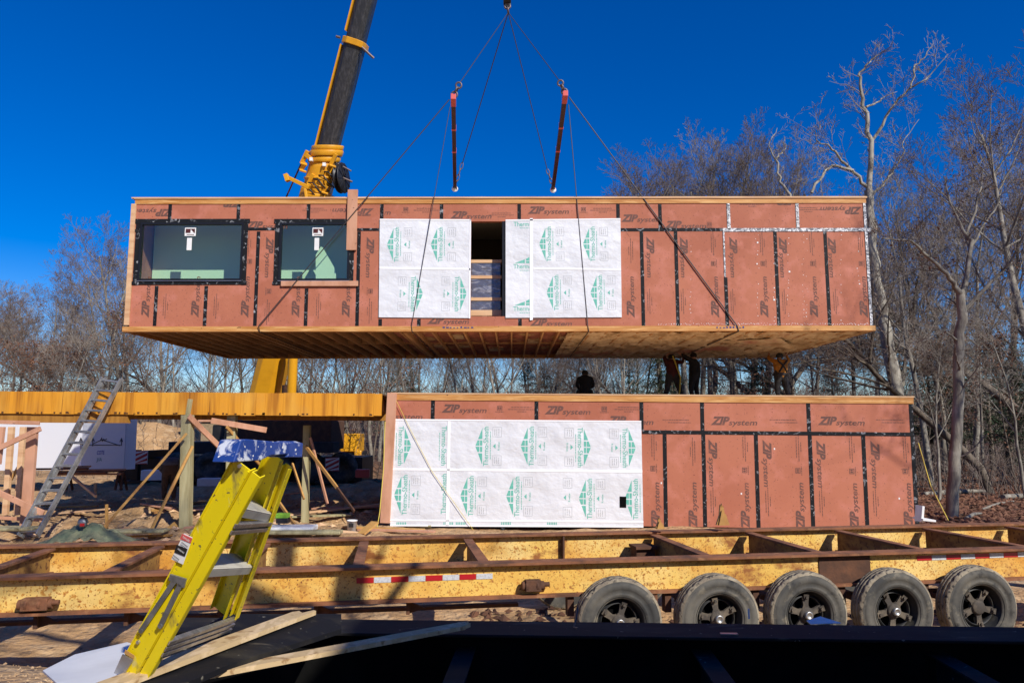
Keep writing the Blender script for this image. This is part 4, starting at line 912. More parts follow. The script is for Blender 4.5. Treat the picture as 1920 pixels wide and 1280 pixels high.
# ================================================================== ALUMINIUM EXTENSION LADDER
al = empty('extension_ladder', P(50, 1000, 14.6), 'weathered aluminium extension ladder leaning on the orange beam', 'ladder')
q0 = P(34, 1004, 14.6); q1 = P(192, 707, 17.6); r0 = P(69, 1002, 14.5); r1 = P(226, 711, 17.45)
for off, nm, k0, k1, inset in ((0, 'side_rail', 0, 1, 0), (.07, 'fly_rail', .0, 1.02, .03)):
    n = (q1 - q0).cross(r0 - q0).normalized(); n = n if n.y < 0 else -n
    for a, b, s in ((q0, q1, 1), (r0, r1, -1)):
        sh_ = (r0 - q0).normalized() * inset * s - n * off
        mb = MB(); mb.beam(a + (b - a) * k0 + sh_, a + (b - a) * k1 + sh_, .028, .075, up=n); mb.build(nm, M['alu_dk'], al, bevel=.003)
for k in range(14):
    t = .02 + k * .0735
    if t > 1.0: break
    a = q0 + (q1 - q0) * t; b = r0 + (r1 - r0) * t; mb = MB(); mb.tube(a, b, .018, n=8); mb.tube(a - n * .07 + (q1 - q0).normalized() * .09, b - n * .07 + (q1 - q0).normalized() * .09, .016, n=8); mb.build('rung', M['alu_dk'], al)

# ================================================================== RIGGING
NBL = P(850, 182, 18.36); FBL = P(853, 350, 25.2); NBR = P(1060, 176, 18.375); FBR = P(1037, 352, 25.2); HK = P(953, 24, 21.6)
def spreader(a, b, label):
    e = empty('spreader_bar', (a + b) / 2, label, 'spreader bar')
    mb = MB(); mb.beam(a, b, .12, .14); mb.build('bar', M['barred'], e, bevel=.01)
    d = (b - a).normalized(); mb = MB(); mb.beam(a - d * .04, a + d * .42, .135, .155); mb.build('red_end', M['redtag'], e, bevel=.01)
    for t in (.28, .52): mb = MB(); mb.beam(a + (b - a) * t - d * .05, a + (b - a) * t + d * .05, .13, .15); mb.build('clip', M['redtag'], e)
    mb = MB(); mb.lathe(b - d * .02 + Vector((0, 0, -.08)), -d, [(.001, .02), (.035, .02), (.04, .0), (.10, .0), (.11, -.02), (.10, -.05)], 20); mb.build('end_disc', M['white'], e)
    mb = MB(); mb.prism([b + Vector((-.05, 0, .12)), b + Vector((.05, 0, .12)), b + Vector((.09, 0, -.12)), b + Vector((-.09, 0, -.12))], -d * .02); mb.build('end_plate', M['redtag'] if a.x > 0 else M['shackle'], e)
spreader(NBL, FBL, 'left dark red spreader bar hanging below the hook'); spreader(NBR, FBR, 'right dark red spreader bar hanging below the hook')
def cable(pts, label, r=.011, m='cable', name='sling_cable', cat='cable', grp='lifting slings'):
    mb = MB(); mb.path(pts, r, 6); return tag(mb.build(name, M[m]), label, cat, grp)
SL = P(862, 156, 18.3); SR = P(1049, 152, 18.3)
cable([HK, SL], 'sling from the hook down to the near end of the left bar'); cable([HK, SR], 'sling from the hook down to the near end of the right bar')
FL = P(867, 306, 25.1); FR = P(1026, 318, 25.1)
cable([HK, FL], 'sling from the hook down to the far end of the left bar', .016); cable([HK, FR], 'sling from the hook down to the far end of the right bar', .014)
def links(a, b, n, label, r=.05):
    mb = MB(); d = (b - a) / n
    for k in range(n):
        c = a + d * (k + .5); up_ = Vector((0, 1, 0)) if k % 2 else Vector((1, 0, 0)); x = d.normalized(); y = (up_ - x * up_.dot(x)).normalized()
        pts = [c + x * math.cos(t) * d.length * .6 + y * math.sin(t) * r for t in [i * math.pi / 5 for i in range(11)]]
        mb.path(pts, r * .33, 6, cap=False)
    return tag(mb.build('shackle', M['shackle']), label, 'shackle', 'shackles of the rigging')
links(SL, NBL, 3, 'shackle chain at the near end of the left spreader bar', .075); links(SR, NBR, 3, 'shackle chain at the near end of the right spreader bar', .075)
links(FL, FBL, 4, 'shackle chain at the far end of the left spreader bar'); links(FR, FBR, 4, 'shackle chain at the far end of the right spreader bar')
links(P(951, 8, 21.6), HK, 2, 'master link just under the crane hook', .09)
mb = MB(); hc = P(951, -2, 21.6); mb.lathe(hc + Vector((-.12, 0, .05)), (1, 0, 0), [(.001, 0), (.2, 0), (.24, .06), (.2, .24), (.001, .24)], 24); mb.path([hc + Vector((math.sin(t) * .09, 0, -.16 - math.cos(t) * .09)) for t in [i * .5 for i in range(-3, 9)]], .035, 8)
tag(mb.build('hook_block', M['black']), 'black crane hook block at the top edge of the picture', 'hook')
def wrapcable(a, x, y, label, r=.010):
    q = UF.pt(*UF.px(x, 612), .085 if x < 600 else .036); q2 = UF.pt(UF.px(x, 612)[0] + .02, -.012, .05); q3 = UF.pt(UF.px(x, 612)[0] + .05, -.014, -UDEP)
    cable([a, q, q2, q3], label, r)
wrapcable(NBL + Vector((-.1, -.06, -.1)), 487, 620, 'sling running from the left bar across the small window', .013); wrapcable(NBL + Vector((-.08, -.06, -.3)), 772, 620, 'sling running from the left bar across the left white wrap', .009)
wrapcable(NBR + Vector((.1, 0, -.1)), 1382, 612, 'sling running from the right bar across the right end boards', .015); wrapcable(NBR + Vector((.08, 0, -.3)), 1102, 620, 'sling running from the right bar across the right white wrap', .012)
# yellow lines
cable([LF.pt(*LF.px(741, 745), .06), LF.pt(*LF.px(770, 805), .06), LF.pt(*LF.px(812, 885), .06), LF.pt(*LF.px(888, 992), .08)], 'yellow rope hanging across the lower white wrap', .006, 'rope_y', 'rope', 'rope', 'yellow ropes')
cable([P(722, 790, 17.1), P(719, 880, 17.1), P(712, 960, 17.0), P(705, 1000, 16.9)], 'yellow rope hanging beside the brown corner post', .011, 'rope_y', 'rope', 'rope', 'yellow ropes')
cable([P(1722, 830, 18), P(1745, 910, 17.5), P(1778, 975, 17)], 'yellow rope slanting from the right corner of the lower module to the dirt', .012, 'rope_y', 'rope', 'rope', 'yellow ropes')

# ================================================================== CRANE
B0 = Vector((-10.8, 32, 3.2)); B1 = Vector((0, 21.8, 36.8))
def proj(p):
    v = p - CAM; f = v.dot(FW); return 960 + FPX * v.x / f, 640 - FPX * v.dot(UPV) / f
def at_y(py):
    lo, hi = 0.0, 1.0
    for _ in range(40):
        m_ = (lo + hi) / 2
        if proj(B0 + (B1 - B0) * m_)[1] > py: lo = m_
        else: hi = m_
    return B0 + (B1 - B0) * lo
BD = (B1 - B0).normalized(); BX = BD.cross(Vector((0, 1, 0))).cross(BD)  # placeholder
BX = Vector((1, 0, 0)); BX = (BX - BD * BX.dot(BD)).normalized(); BY = BD.cross(BX)
if BY.y > 0: BY = -BY                      # towards the viewer
cr = empty('mobile_crane', B0 - Vector((0, 0, 3)), 'large mobile crane with black telescopic boom and yellow boom base behind the modules', 'crane')
def section(p0, p1, wd, dp, m, name, par=cr):
    h = wd / 2; q = dp / 2; b = .22 * wd
    prof = [(-h, q), (h, q), (h, -q * .2), (h * .86, -q * .7), (h * .45, -q), (-h * .45, -q), (-h * .86, -q * .7), (-h, -q * .2)]
    mb = MB(); mb.prism([p0 + BX * x - BY * y for x, y in prof], p1 - p0); return mb.build(name, m, par, bevel=.02)
pH0 = at_y(372); pH1 = at_y(284)
base = section(B0 - BD * 2.0, pH0 + BD * .3, 1.24, 1.1, M['crane_y'], 'base_boom')
head = section(pH0 - BD * .4, pH1 - BD * .5, 1.08, 1.0, M['crane_y'], 'boom_head')
def collar(c0, c1, r, name='head_ring', m='crane_y', par=None):
    mb = MB(); ax_ = (c1 - c0).normalized(); L_ = (c1 - c0).length; mb.lathe(c0, ax_, [(.001, 0), (r * .97, 0), (r, L_ * .15), (r, L_ * .85), (r * .97, L_), (.001, L_)], 40); return mb.build(name, M[m], par if par else head)
collar(pH0 - BD * .6, at_y(300), .58, 'head_drum')
for y_, r_, th in ((372, .66, .2), (352, .62, .08), (336, .64, .10), (305, .64, .2), (294, .68, .24), (283, .64, .2)):
    q = at_y(y_); collar(q, q + BD * th, r_)
for k in range(5):
    q = at_y(356 - k * 9) + BX * (-.4 + .16 * k) + BY * .58; mb = MB(); mb.path([q, q + BX * .2 + BY * .12 + BD * .05, q + BX * .45 + BY * .06 - BD * .15, q + BX * .7 - BY * .1 - BD * .3], .03, 6); mb.build('hydraulic_hose', M['black'], head)
for a_x, y_ in ((-.35, 306), (.2, 308)):
    q = at_y(y_) + BX * a_x + BY * .62; mb = MB(); mb.box(q, (.12, .12, .14)); mb.build('marker_lamp', M['white'], head)
q = at_y(298) + BX * .75 + BY * .2; mb = MB(); mb.tube(q - BX * .3, q + BX * .45 - BD * .15, .035, n=8); mb.tube(q + BX * .1 - BD * .5, q + BX * .6 - BD * .55, .045, n=8); mb.build('rope_guide', M['shackle'], head)
q = at_y(360) - BX * .8 + BY * .3; mb = MB(); mb.tube(q + BD * 1.4 + BX * .1, q - BX * .25 - BD * .6, .035, n=6); mb.build('head_rod', M['barred'], head)
for k, (a, l_, y_) in enumerate(((-.95, .55, 318), (-.9, .35, 330), (.55, .5, 306), (.15, .35, 334), (-.35, .45, 350), (.5, .3, 356))):
    p = at_y(y_); mb = MB(); mb.beam(p + BX * a * .75 + BY * .5, p + BX * (a * .75 + .12) + BY * .55 + BD * l_, .15, .13, up=BY); mb.tube(p + BX * a * .75 + BY * .62, p + BX * (a * .75 + .25) + BY * .62, .05, n=8); mb.build('head_bracket', M['crane_y'], head, bevel=.01)
p = at_y(350); mb = MB(); mb.beam(P(536, 331, p.y - .8), P(580, 352, p.y - .8), .14, .18, up=BY); mb.beam(P(536, 327, p.y - .8), P(540, 340, p.y - .8), .16, .2, up=BY); mb.beam(P(572, 348, p.y - .8), P(575, 372, p.y - .8), .1, .12, up=BY); mb.beam(P(573, 290, p.y - .9), P(586, 300, p.y - .8), .16, .16, up=BY); mb.build('jib_bracket', M['crane_y'], head, bevel=.01)
mb = MB(); c = P(640, 334, p.y - .3); axr = Vector((1, -.2, 0)).normalized()
mb.lathe(c, axr, [(.16, -.12), (.60, -.12), (.62, -.08), (.20, -.06), (.20, .06), (.62, .08), (.60, .12), (.16, .12)], 36)
for k in range(10):
    a = k * math.pi / 5; y_ = axr.cross(Vector((0, 0, 1))); d = Vector((0, 0, 1)) * math.cos(a) + y_ * math.sin(a); mb.beam(c + axr * .13 + d * .1, c + axr * .13 + d * .6, .03, .02, up=axr)
mb.build('cable_reel', M['black'], head)
s2 = section(pH1 - BD * .6, at_y(84), .80, .80, M['crane_b'], 'boom_section'); s3 = section(at_y(90), at_y(84) + BD * 9, .74, .74, M['crane_b'], 'boom_section'); section(at_y(84) + BD * 8, B1, .64, .62, M['crane_b'], 'boom_section')
for p0, p1, wd, s_ in ((pH1 - BD * .3, at_y(92), .80, s2), (at_y(66), at_y(84) + BD * 9, .74, s3)):
    mb = MB(); mb.beam((p0 + p1) / 2 * 0 + p0 - BX * (wd / 2 + .02) + BY * .2, p1 - BX * (wd / 2 + .02) + BY * .2, .06, .25, up=BY); mb.build('side_track', M['crane_y'], s_)
pc = at_y(82); col = section(pc - BD * .12, pc + BD * .12, .96, .96, M['crane_y'], 'boom_collar')
mb = MB(); mb.tube(pc + BX * .42 + BY * .4 - BD * .1, pc + BX * .95 + BY * .3 - BD * .35, .05, n=8); mb.tube(pc - BX * .5 + BY * .35, pc - BX * .66 + BY * .35, .05, n=8); mb.build('collar_pin', M['shackle'], col)
mb = MB(); mb.beam(B1 - BX * .4, B1 + BX * .4, 1.2, 1.0, up=BD); mb.build('boom_tip', M['crane_y'], cr)
mb = MB()
for dx in (-.1, .1): mb.tube(B1 + Vector((dx, -.2, -.3)), P(951, -4, 21.6) + Vector((dx, 0, .1)), .012, n=6)
mb.build('hoist_rope', M['cable'], cr)
# luffing cylinder and turntable
mb = MB(); mb.tube(P(546, 745, 30.6), P(551, 640, 30.2), .19, n=20); mb.build('lift_cylinder', M['crane_y'], cr)
mb = MB(); mb.tube(P(541, 770, 30.8), P(543, 722, 30.7), .3, n=16); mb.build('cylinder_sleeve', M['rust_dk'], cr)
mb = MB(); mb.box(P(560, 790, 31.6), (1.5, 1.6, .8)); mb.build('turntable', M['crane_y'], cr, bevel=.05)
mb = MB(); mb.box(P(540, 815, 31.3), (4.2, 2.4, 1.2)); mb.build('shade_box', M['rust_dk'], cr, bevel=.05)  # dark box added before the turntable to stand in for shade
mb = MB(); mb.box(P(470, 878, 32.0), (10.0, 2.5, 1.05)); mb.box(P(430, 838, 32.0), (4.2, 2.3, .5)); mb.build('chassis', M['black'], cr, bevel=.04)
for x in (330, 392, 520, 580, 640):
    mb = MB(); c = P(x, 925, 30.6); c.z = .62; mb.lathe(c, (0, -1, 0), [(.2, -.2), (.5, -.22), (.62, -.15), (.64, 0), (.62, .15), (.5, .22), (.3, .2), (.28, .1), (.001, .12)], 30); mb.build('tyre', M['rubber'], cr)
for x, y, hh in ((264, 857, 930), (623, 870, 945)):
    mb = MB(); mb.box(P(x, y, 29.4), (.52, .06, .52)); o = mb.build('outrigger_plate', M['white'], cr)
    q = P(x, y, 29.36); sb = MB()
    for k in range(-2, 3):
        pts = []
        for dx, dz in ((-.26, k * .2 - .05 - .13), (-.26, k * .2 + .05 - .13), (.26, k * .2 + .05 + .13), (.26, k * .2 - .05 + .13)): pts.append((dx, max(-.26, min(.26, dz))))
        sb.prism([q + Vector((a, -.004, b)) for a, b in pts], (0, -.004, 0))
    sb.build('stripes', M['refl_r'], o)
    mb = MB(); p = P(x - 8, y, 29.6); mb.beam((p.x, 29.6, .15), (p.x, 29.6, p.z + .3), .26, .26, up=(0, 1, 0)); mb.box((p.x, 29.6, .12), (.8, .8, .12)); mb.beam((p.x, 29.6, p.z + .1), (p.x, 32, p.z + .1), .3, .3); mb.build('outrigger_leg', M['black'], cr, bevel=.01)
# cab
mb = MB(); c = P(661, 829, 40); mb.box(c, (1.0, 1.4, .95)); mb.beam(c + Vector((.3, -.5, -.4)), c + Vector((.5, -.5, -1.2)), .3, .2, up=(0, 1, 0)); mb.box(c + Vector((.45, -.6, -.85)), (.35, .4, .9)); mb.box(c + Vector((0, -.2, -.9)), (1.6, 1.2, .4)); ym = empty('yellow_machine', (c.x, 40, Hs(c.x, 40)), 'small yellow machine with black parts left of the lower module', 'machine'); mb.build('operator_cab', M['crane_y'], ym, bevel=.05)
mb = MB(); mb.box(c + Vector((-.75, -.3, .0)), (.4, .5, .7), Matrix.Rotation(.3, 3, 'Y')); mb.tube(c + Vector((-.55, -.4, .35)), c + Vector((-.35, -.4, .8)), .09, n=8); mb.box(c + Vector((-.1, 0, -.6)), (1.5, 1.2, .2)); mb.box(c + Vector((0, 0, -1.3)), (2.0, 1.4, .6)); mb.build('black_body', M['black'], ym, bevel=.02)
mb = MB(); mb.box(P(605, 838, 30.0), (1.1, 1.0, .42)); mb.build('tool_locker', M['c_dkgrey'], cr, bevel=.03)

# tan site shed seen under the platform, and clutter
sh2 = empty('site_shed', P(450, 860, 36), 'tan timber site shed seen under the orange platform', 'shed')
mb = MB(); mb.box(P(445, 812, 36), (2.6, 2.2, 1.4)); mb.build('wall', M['c_tan'], sh2); mb = MB(); mb.box(P(445, 789, 36), (2.8, 2.4, .1)); mb.build('roof', M['pine2'], sh2); mb = MB(); mb.box(P(410, 810, 34.85), (.5, .06, .7)); mb.build('window', M['black'], sh2)
def clutter(name, m, c, size, label, cat, rot=0, bev=.01):
    mb = MB(); mb.box(c, size, Matrix.Rotation(rot, 3, 'Z')); return tag(mb.build(name, M[m], bevel=bev), label, cat)
mb = MB(); c = P(660, 985, 16.5); mb.lathe(c - Vector((0, 0, .12)), (0, 0, 1), [(.001, 0), (.09, 0), (.11, .24), (.115, .24), (.115, .22), (.10, .22), (.09, .02), (.001, .02)], 20); o = tag(mb.build('bucket', M['white']), 'white bucket on the ground below the raised floor near the corner post', 'bucket')
mb = MB(); mb.box(c + Vector((-.0, -.1, .02)), (.1, .03, .08)); set_parent(mb.build('bucket_label', M['black']), o)
tb = empty('tool_case', P(531, 972, 15.5), 'green and black tool case on the stacked boards right of the ladder', 'tool case')
mb = MB(); mb.box(P(530, 966, 15.5), (.26, .2, .10)); mb.build('lid', M['c_greenc'], tb, bevel=.02); mb = MB(); mb.box(P(531, 975, 15.5), (.25, .2, .11)); mb.build('case', M['black'], tb, bevel=.02)
for x, y, Y, s, r, m, lab in ((540, 990, 15.3, (1.1, .5, .1), .05, 'white', 'pale sheet stack under the tool case right of the ladder'), (560, 997, 15.0, (1.7, .3, .07), 0, 'treated', 'treated board lying behind the trailer right of the ladder'),
                         (430, 930, 24, (1.0, .5, .3), .2, 'redtag', 'red covered bundle under the platform behind the ladder'), (400, 903, 25, (.9, .5, .25), .1, 'white', 'white bag of material left of the red bundle'), (290, 890, 26, (.8, .5, .35), .3, 'white', 'white bag on the sand beside the worker'),
                         (680, 887, 28, (.5, .4, .3), .1, 'redtag', 'red can on the sand at the right end under the platform'), 
                         (10, 990, 14.8, (1.3, .4, .06), 0, 'treated', 'treated board pile at the foot of the stud frame'), (240, 995, 15.2, (1.5, .35, .06), .1, 'treated', 'treated board left of the peg post'), (420, 996, 15.0, (1.2, .4, .1), -.05, 'treated', 'treated board behind the yellow ladder rails')):
    clutter('board_stack' if 'board' in lab or 'sheet' in lab else 'site_bundle', m, P(x, y, Y), s, lab, 'boards' if ('board' in lab or 'sheet' in lab) else 'bundle', r, .02)
used = {}
for k in range(34):
    px_ = rnd.uniform(60, 700); Y_ = rnd.uniform(15.2, 23); x_ = (px_ - 960) / FPX * Y_; a_ = rnd.uniform(-.5, .5) if rnd.random() < .7 else rnd.uniform(0, 3); L_ = rnd.uniform(.5, 2.2); tone = rnd.choice(['pine', 'pine2', 'treated', 'stake'])
    p0 = Vector((x_, Y_, Hs(x_, Y_) + .05)); x2 = x_ + math.cos(a_) * L_; y2 = Y_ + math.sin(a_) * L_ * .6; p1 = Vector((x2, y2, Hs(x2, y2) + rnd.choice([.05, .06, .25])))
    mb = MB(); mb.beam(p0, p1, rnd.choice([.09, .14, .2]), .04)
    place = next(t for b, t in ((130, 'behind the foot of the aluminium ladder'), (200, 'beyond the green tarp'), (290, 'between the long and short ochre braces'), (350, 'left of the peg post'), (430, 'right of the peg post'), (520, 'behind the yellow ladder rails'), (600, 'around the post right of the ladder'), (999, 'left of the brown corner post')) if px_ < b)
    tag(mb.build('loose_board', M[tone], bevel=.003), ('long ' if L_ > 1.3 else 'short ') + dict(pine='pale', pine2='pinkish', treated='greenish', stake='ochre')[tone] + ' board on the sand ' + place + (', nearer' if Y_ < 18 else ', farther'), 'board', 'loose boards on the sand')
# sawhorse with planks by the white unit
sw = empty('plank_pile', P(190, 890, 21.5), 'pile of brown planks on trestles in front of the white unit', 'plank pile')
for k, (x0, x1, y, Y) in enumerate(((105, 232, 884, 21.5), (110, 228, 889, 21.3), (60, 165, 879, 21.8), (140, 235, 881, 22.0), (96, 200, 887, 21.0), (120, 170, 875, 22))):
    mb = MB(); mb.beam(P(x0, y, Y), P(x1, y - 1, Y + .2), .14, .05); mb.build('plank', M['pine2' if k % 2 else 'rust'], sw)
for x in (222, 232, 130): mb = MB(); mb.beam(P(x, 886, 21.5), P(x - 6, 918, 21.3), .05, .05, up=(0, 1, 0)); mb.beam(P(x, 886, 21.5), P(x + 6, 918, 21.7), .05, .05, up=(0, 1, 0)); mb.build('trestle_leg', M['rust_dk'], sw)
# tarp with a drill
me_a, me_b = np.meshgrid(np.linspace(-1, 1, 50), np.linspace(-1, 1, 24)); cx = P(165, 992, 13.6)
tx = cx.x + me_a * .8; ty = 13.6 + me_b * .4; tz = cx.z - .24 + .30 * np.exp(-(me_a * 1.5) ** 2 - (me_b * 1.2) ** 2) + .10 * np.abs(fbm(me_a * 2, me_b * 2, 1.5, 4, 3)) * (1 - me_a ** 2)
i = (np.arange(23)[:, None] * 50 + np.arange(49)[None, :]).ravel()
o = bpy.data.objects.new('tarp', np_mesh('tarp', np.stack([tx.ravel(), ty.ravel(), tz.ravel()], 1), np.stack([i, i + 1, i + 51, i + 50], 1), M['green'])); COL.objects.link(o); tag(o, 'crumpled green tarp on the dirt behind the trailer left of the ladder', 'tarp')
dr = empty('power_saw', P(155, 984, 13.5), 'small red and grey power saw lying on the green tarp', 'power saw')
mb = MB(); c = P(155, 980, 13.4); mb.lathe(c, (.3, -1, 0), [(.001, 0), (.08, 0), (.08, .02), (.05, .05), (.001, .05)], 20); mb.build('body', M['galv'], dr)
mb = MB(); mb.path([c + Vector((-.07, 0, .04)), c + Vector((-.02, 0, .1)), c + Vector((.06, 0, .08)), c + Vector((.09, 0, 0))], .018, 8); mb.build('handle', M['black'], dr); mb = MB(); mb.box(c + Vector((.04, -.08, -.02)), (.07, .02, .05)); mb.build('red_guard', M['refl_r'], dr)

# ================================================================== PEOPLE
def person(loc, rz, J, cols, label, hair='c_hair', extra=None, sc_=.9):
    """J: joints (x right, y ahead, z up). Body grown as one skinned surface."""
    names = list(J.keys()); idx = {n: i for i, n in enumerate(names)}
    R = dict(pelvis=.135, waist=.125, chest=.15, neck=.058, head=.088, crown=.078, nose=.02, shL=.07, shR=.07, elL=.048, elR=.048, wrL=.032, wrR=.032, hpL=.095, hpR=.095, knL=.065, knR=.065, anL=.045, anR=.045, toL=.038, toR=.038)
    E = [('pelvis', 'waist'), ('waist', 'chest'), ('chest', 'neck'), ('neck', 'head'), ('head', 'crown'), ('head', 'nose'), ('chest', 'shL'), ('chest', 'shR'), ('shL', 'elL'), ('elL', 'wrL'), ('shR', 'elR'), ('elR', 'wrR'),
         ('pelvis', 'hpL'), ('pelvis', 'hpR'), ('hpL', 'knL'), ('knL', 'anL'), ('anL', 'toL'), ('hpR', 'knR'), ('knR', 'anR'), ('anR', 'toR')]
    V = [Vector(J[n]) for n in names]; rad = [R[n] * (1.0 if n in ('head', 'crown', 'nose', 'neck', 'wrL', 'wrR') else 1.45 if n in ('waist', 'chest', 'pelvis', 'hpL', 'hpR', 'knL', 'knR') else 1.3) for n in names]; ed = [(idx[a], idx[b]) for a, b in E]
    part = {}
    for i, (a, b) in enumerate(E): part[i] = 'head' if b in ('head', 'crown', 'nose') else ('pants' if (b[:2] in ('hp', 'kn', 'an')) else ('boot' if b[:2] == 'to' else 'top'))
    for s in 'LR':
        wv = Vector(J['wr' + s]); el = Vector(J['el' + s]); d = (wv - el).normalized(); sx = d.cross(Vector((0, 1, 0)));
        if sx.length < .1: sx = d.cross(Vector((0, 0, 1)))
        sx.normalize(); nn = sx.cross(d)
        V.append(wv + d * .06); rad.append(.026); pi = len(V) - 1; ed.append((idx['wr' + s], pi)); part[len(ed) - 1] = 'head'
        for k in range(4):
            b_ = wv + d * .10 + sx * (-.024 + .016 * k); ln = [.05, .065, .07, .06][k]
            V.append(b_); rad.append(.009); V.append(b_ + d * ln * .6 + nn * .008); rad.append(.008); V.append(b_ + d * ln + nn * .028); rad.append(.007)
            n0 = len(V) - 3
            for e_ in ((pi, n0), (n0, n0 + 1), (n0 + 1, n0 + 2)): ed.append(e_); part[len(ed) - 1] = 'head'
        V.append(wv + d * .07 - sx * .035 + nn * .01); rad.append(.010); V.append(wv + d * .10 - sx * .05 + nn * .02); rad.append(.008)
        n0 = len(V) - 2
        for e_ in ((pi, n0), (n0, n0 + 1)): ed.append(e_); part[len(ed) - 1] = 'head'
    me = bpy.data.meshes.new('body'); me.from_pydata(V, ed, []); o = bpy.data.objects.new('b', me); COL.objects.link(o)
    o.modifiers.new('s', 'SKIN'); o.modifiers.new('u', 'SUBSURF').levels = 1
    for i, sv in enumerate(me.skin_vertices[0].data): sv.radius = (rad[i], rad[i]); sv.use_root = (i == idx['pelvis'])
    dg = bpy.context.evaluated_depsgraph_get(); dg.update(); m2 = bpy.data.meshes.new_from_object(o.evaluated_get(dg)); bpy.data.objects.remove(o)
    m2.name = 'person'; m2.materials.clear(); keys = ['head', 'top', 'pants', 'boot']
    for k in keys: m2.materials.append(M['skin'] if k == 'head' else M[cols[k]])
    segs = [(V[a], V[b]) for a, b in ed]
    for f in m2.polygons:
        c = f.center; best = 9; bi = 0
        for i, (a, b) in enumerate(segs):
            ab = b - a; t = max(0, min(1, (c - a).dot(ab) / ab.length_squared)); dd = (a + ab * t - c).length
            if dd < best: best = dd; bi = i
        f.material_index = keys.index(part[bi]); f.use_smooth = True
    r = bpy.data.objects.new('person', m2); COL.objects.link(r); r.location = loc; r.rotation_euler = (0, 0, rz); r.scale = (sc_ * 1.15, sc_ * 1.1, sc_); tag(r, label, 'person')
    h = Vector(J['head']); cr_ = Vector(J['crown']); mb = MB(); d = (cr_ - h).normalized()
    if hair == 'hat': mb.lathe(cr_ - d * .05, d, [(.12, 0), (.115, .03), (.105, .08), (.07, .13), (.001, .15)], 18); ho = mb.build('hard_hat', M['white'])
    else: mb.lathe(cr_ - d * .09, d, [(.098, -.03), (.105, .03), (.10, .08), (.065, .13), (.001, .15)], 18); ho = mb.build('hood' if hair != 'c_hair' else 'hair', M[hair])
    ho.parent = r
    if extra: extra(r)
    return r
def J_(**k):
    d = dict(pelvis=(0, 0, .95), waist=(0, 0, 1.12), chest=(0, 0, 1.36), neck=(0, .01, 1.50), head=(0, .02, 1.60), crown=(0, .02, 1.68), nose=(0, .12, 1.60), shL=(-.18, 0, 1.42), shR=(.18, 0, 1.42), elL=(-.25, .03, 1.14), elR=(.25, .03, 1.14), wrL=(-.24, .12, .92), wrR=(.24, .12, .92),
             hpL=(-.09, 0, .90), hpR=(.09, 0, .90), knL=(-.11, .04, .49), knR=(.11, .04, .49), anL=(-.12, 0, .09), anR=(.12, 0, .09), toL=(-.13, .16, .04), toR=(.13, .16, .04)); d.update(k); return d
rz0 = LA.z + .03
def rope_extra(r):
    mb = MB(); mb.path([Vector(p) for p in ((-.02, -.19, 1.62), (.05, -.2, 1.4), (.12, -.19, 1.15), (.2, -.22, .85), (.17, -.2, .4), (.1, -.2, .1))], .022, 8); o = mb.build('yellow_air_hose', M['rope_y']); o.parent = r
def at_roof(px, Y): q = P(px, 750, Y); return (q.x, Y, rz0)
# worker pushing the module with both arms raised
person(at_roof(1262, 23.4), 0, J_(shL=(-.17, 0, 1.44), shR=(.17, 0, 1.44), elL=(-.22, .12, 1.62), wrL=(-.16, .1, 1.66), elR=(.33, .02, 1.40), wrR=(.36, .03, 1.60), chest=(0, .02, 1.38), crown=(0, .06, 1.65), head=(0, .05, 1.58), hpL=(-.1, 0, .9), knL=(-.16, .0, .5), anL=(-.30, -.02, .09), toL=(-.38, .1, .04), hpR=(.1, 0, .9), knR=(.2, .02, .5), anR=(.30, 0, .09), toR=(.38, .12, .04)),
       dict(top='c_maroon', pants='c_dkgrey', boot='c_tan'), 'worker in maroon top reaching up with a yellow hose over the back', extra=rope_extra)
person(at_roof(1304, 23.2), .9, J_(elL=(-.34, .12, 1.56), wrL=(-.36, .26, 1.67), elR=(.10, .34, 1.54), wrR=(.04, .44, 1.66), hpL=(-.1, 0, .9), knL=(-.18, .06, .5), anL=(-.24, -.02, .09), toL=(-.26, .14, .04), knR=(.15, .05, .5), anR=(.24, .0, .09)),
       dict(top='c_navy', pants='c_navy', boot='c_dkgrey'), 'worker all in black pushing the module beside the one in maroon')
def vest(r):
    mb = MB(); mb.path([Vector(p) for p in ((-.16, -.14, 1.46), (0, -.16, 1.28), (.13, -.15, 1.05))], .03, 8); mb.path([Vector(p) for p in ((.16, -.14, 1.46), (.0, -.17, 1.28), (-.13, -.15, 1.05))], .03, 8); mb.box((0, -.02, .98), (.36, .3, .09)); o = mb.build('tool_harness', M['c_dkgrey'], bevel=.02); o.parent = r
person(at_roof(1466, 23.3), .2, J_(elL=(-.3, .16, 1.55), wrL=(-.26, .2, 1.66), elR=(.34, .05, 1.45), wrR=(.30, .12, 1.66), knR=(.2, .05, .5), anR=(.28, 0, .09), toR=(.32, .15, .04)), dict(top='c_ochre', pants='c_dkgrey', boot='c_brown'), 'worker in an ochre top with dark harness near the right end of the roof', hair='c_dkgrey', extra=vest)
person(at_roof(1098, 23.4), 0, J_(pelvis=(0, 0, .42), waist=(0, .02, .58), chest=(0, .05, .84), neck=(0, .08, 1.0), head=(0, .10, 1.08), crown=(0, .1, 1.15), nose=(0, .2, 1.08), shL=(-.2, .05, .88), shR=(.2, .05, .88), elL=(-.27, .1, .62), elR=(.27, .1, .62), wrL=(-.15, .3, .5), wrR=(.15, .3, .5), hpL=(-.1, 0, .4), hpR=(.1, 0, .4), knL=(-.2, .42, .42), knR=(.2, .42, .42), anL=(-.18, .3, .09), anR=(.18, .3, .09), toL=(-.2, .45, .04), toR=(.2, .45, .04)),
       dict(top='c_navy', pants='c_navy', boot='c_dkgrey'), 'worker crouching on the roof in a black hooded jacket', hair='c_hair', sc_=.86)
gq = P(316, 938, 21.0)
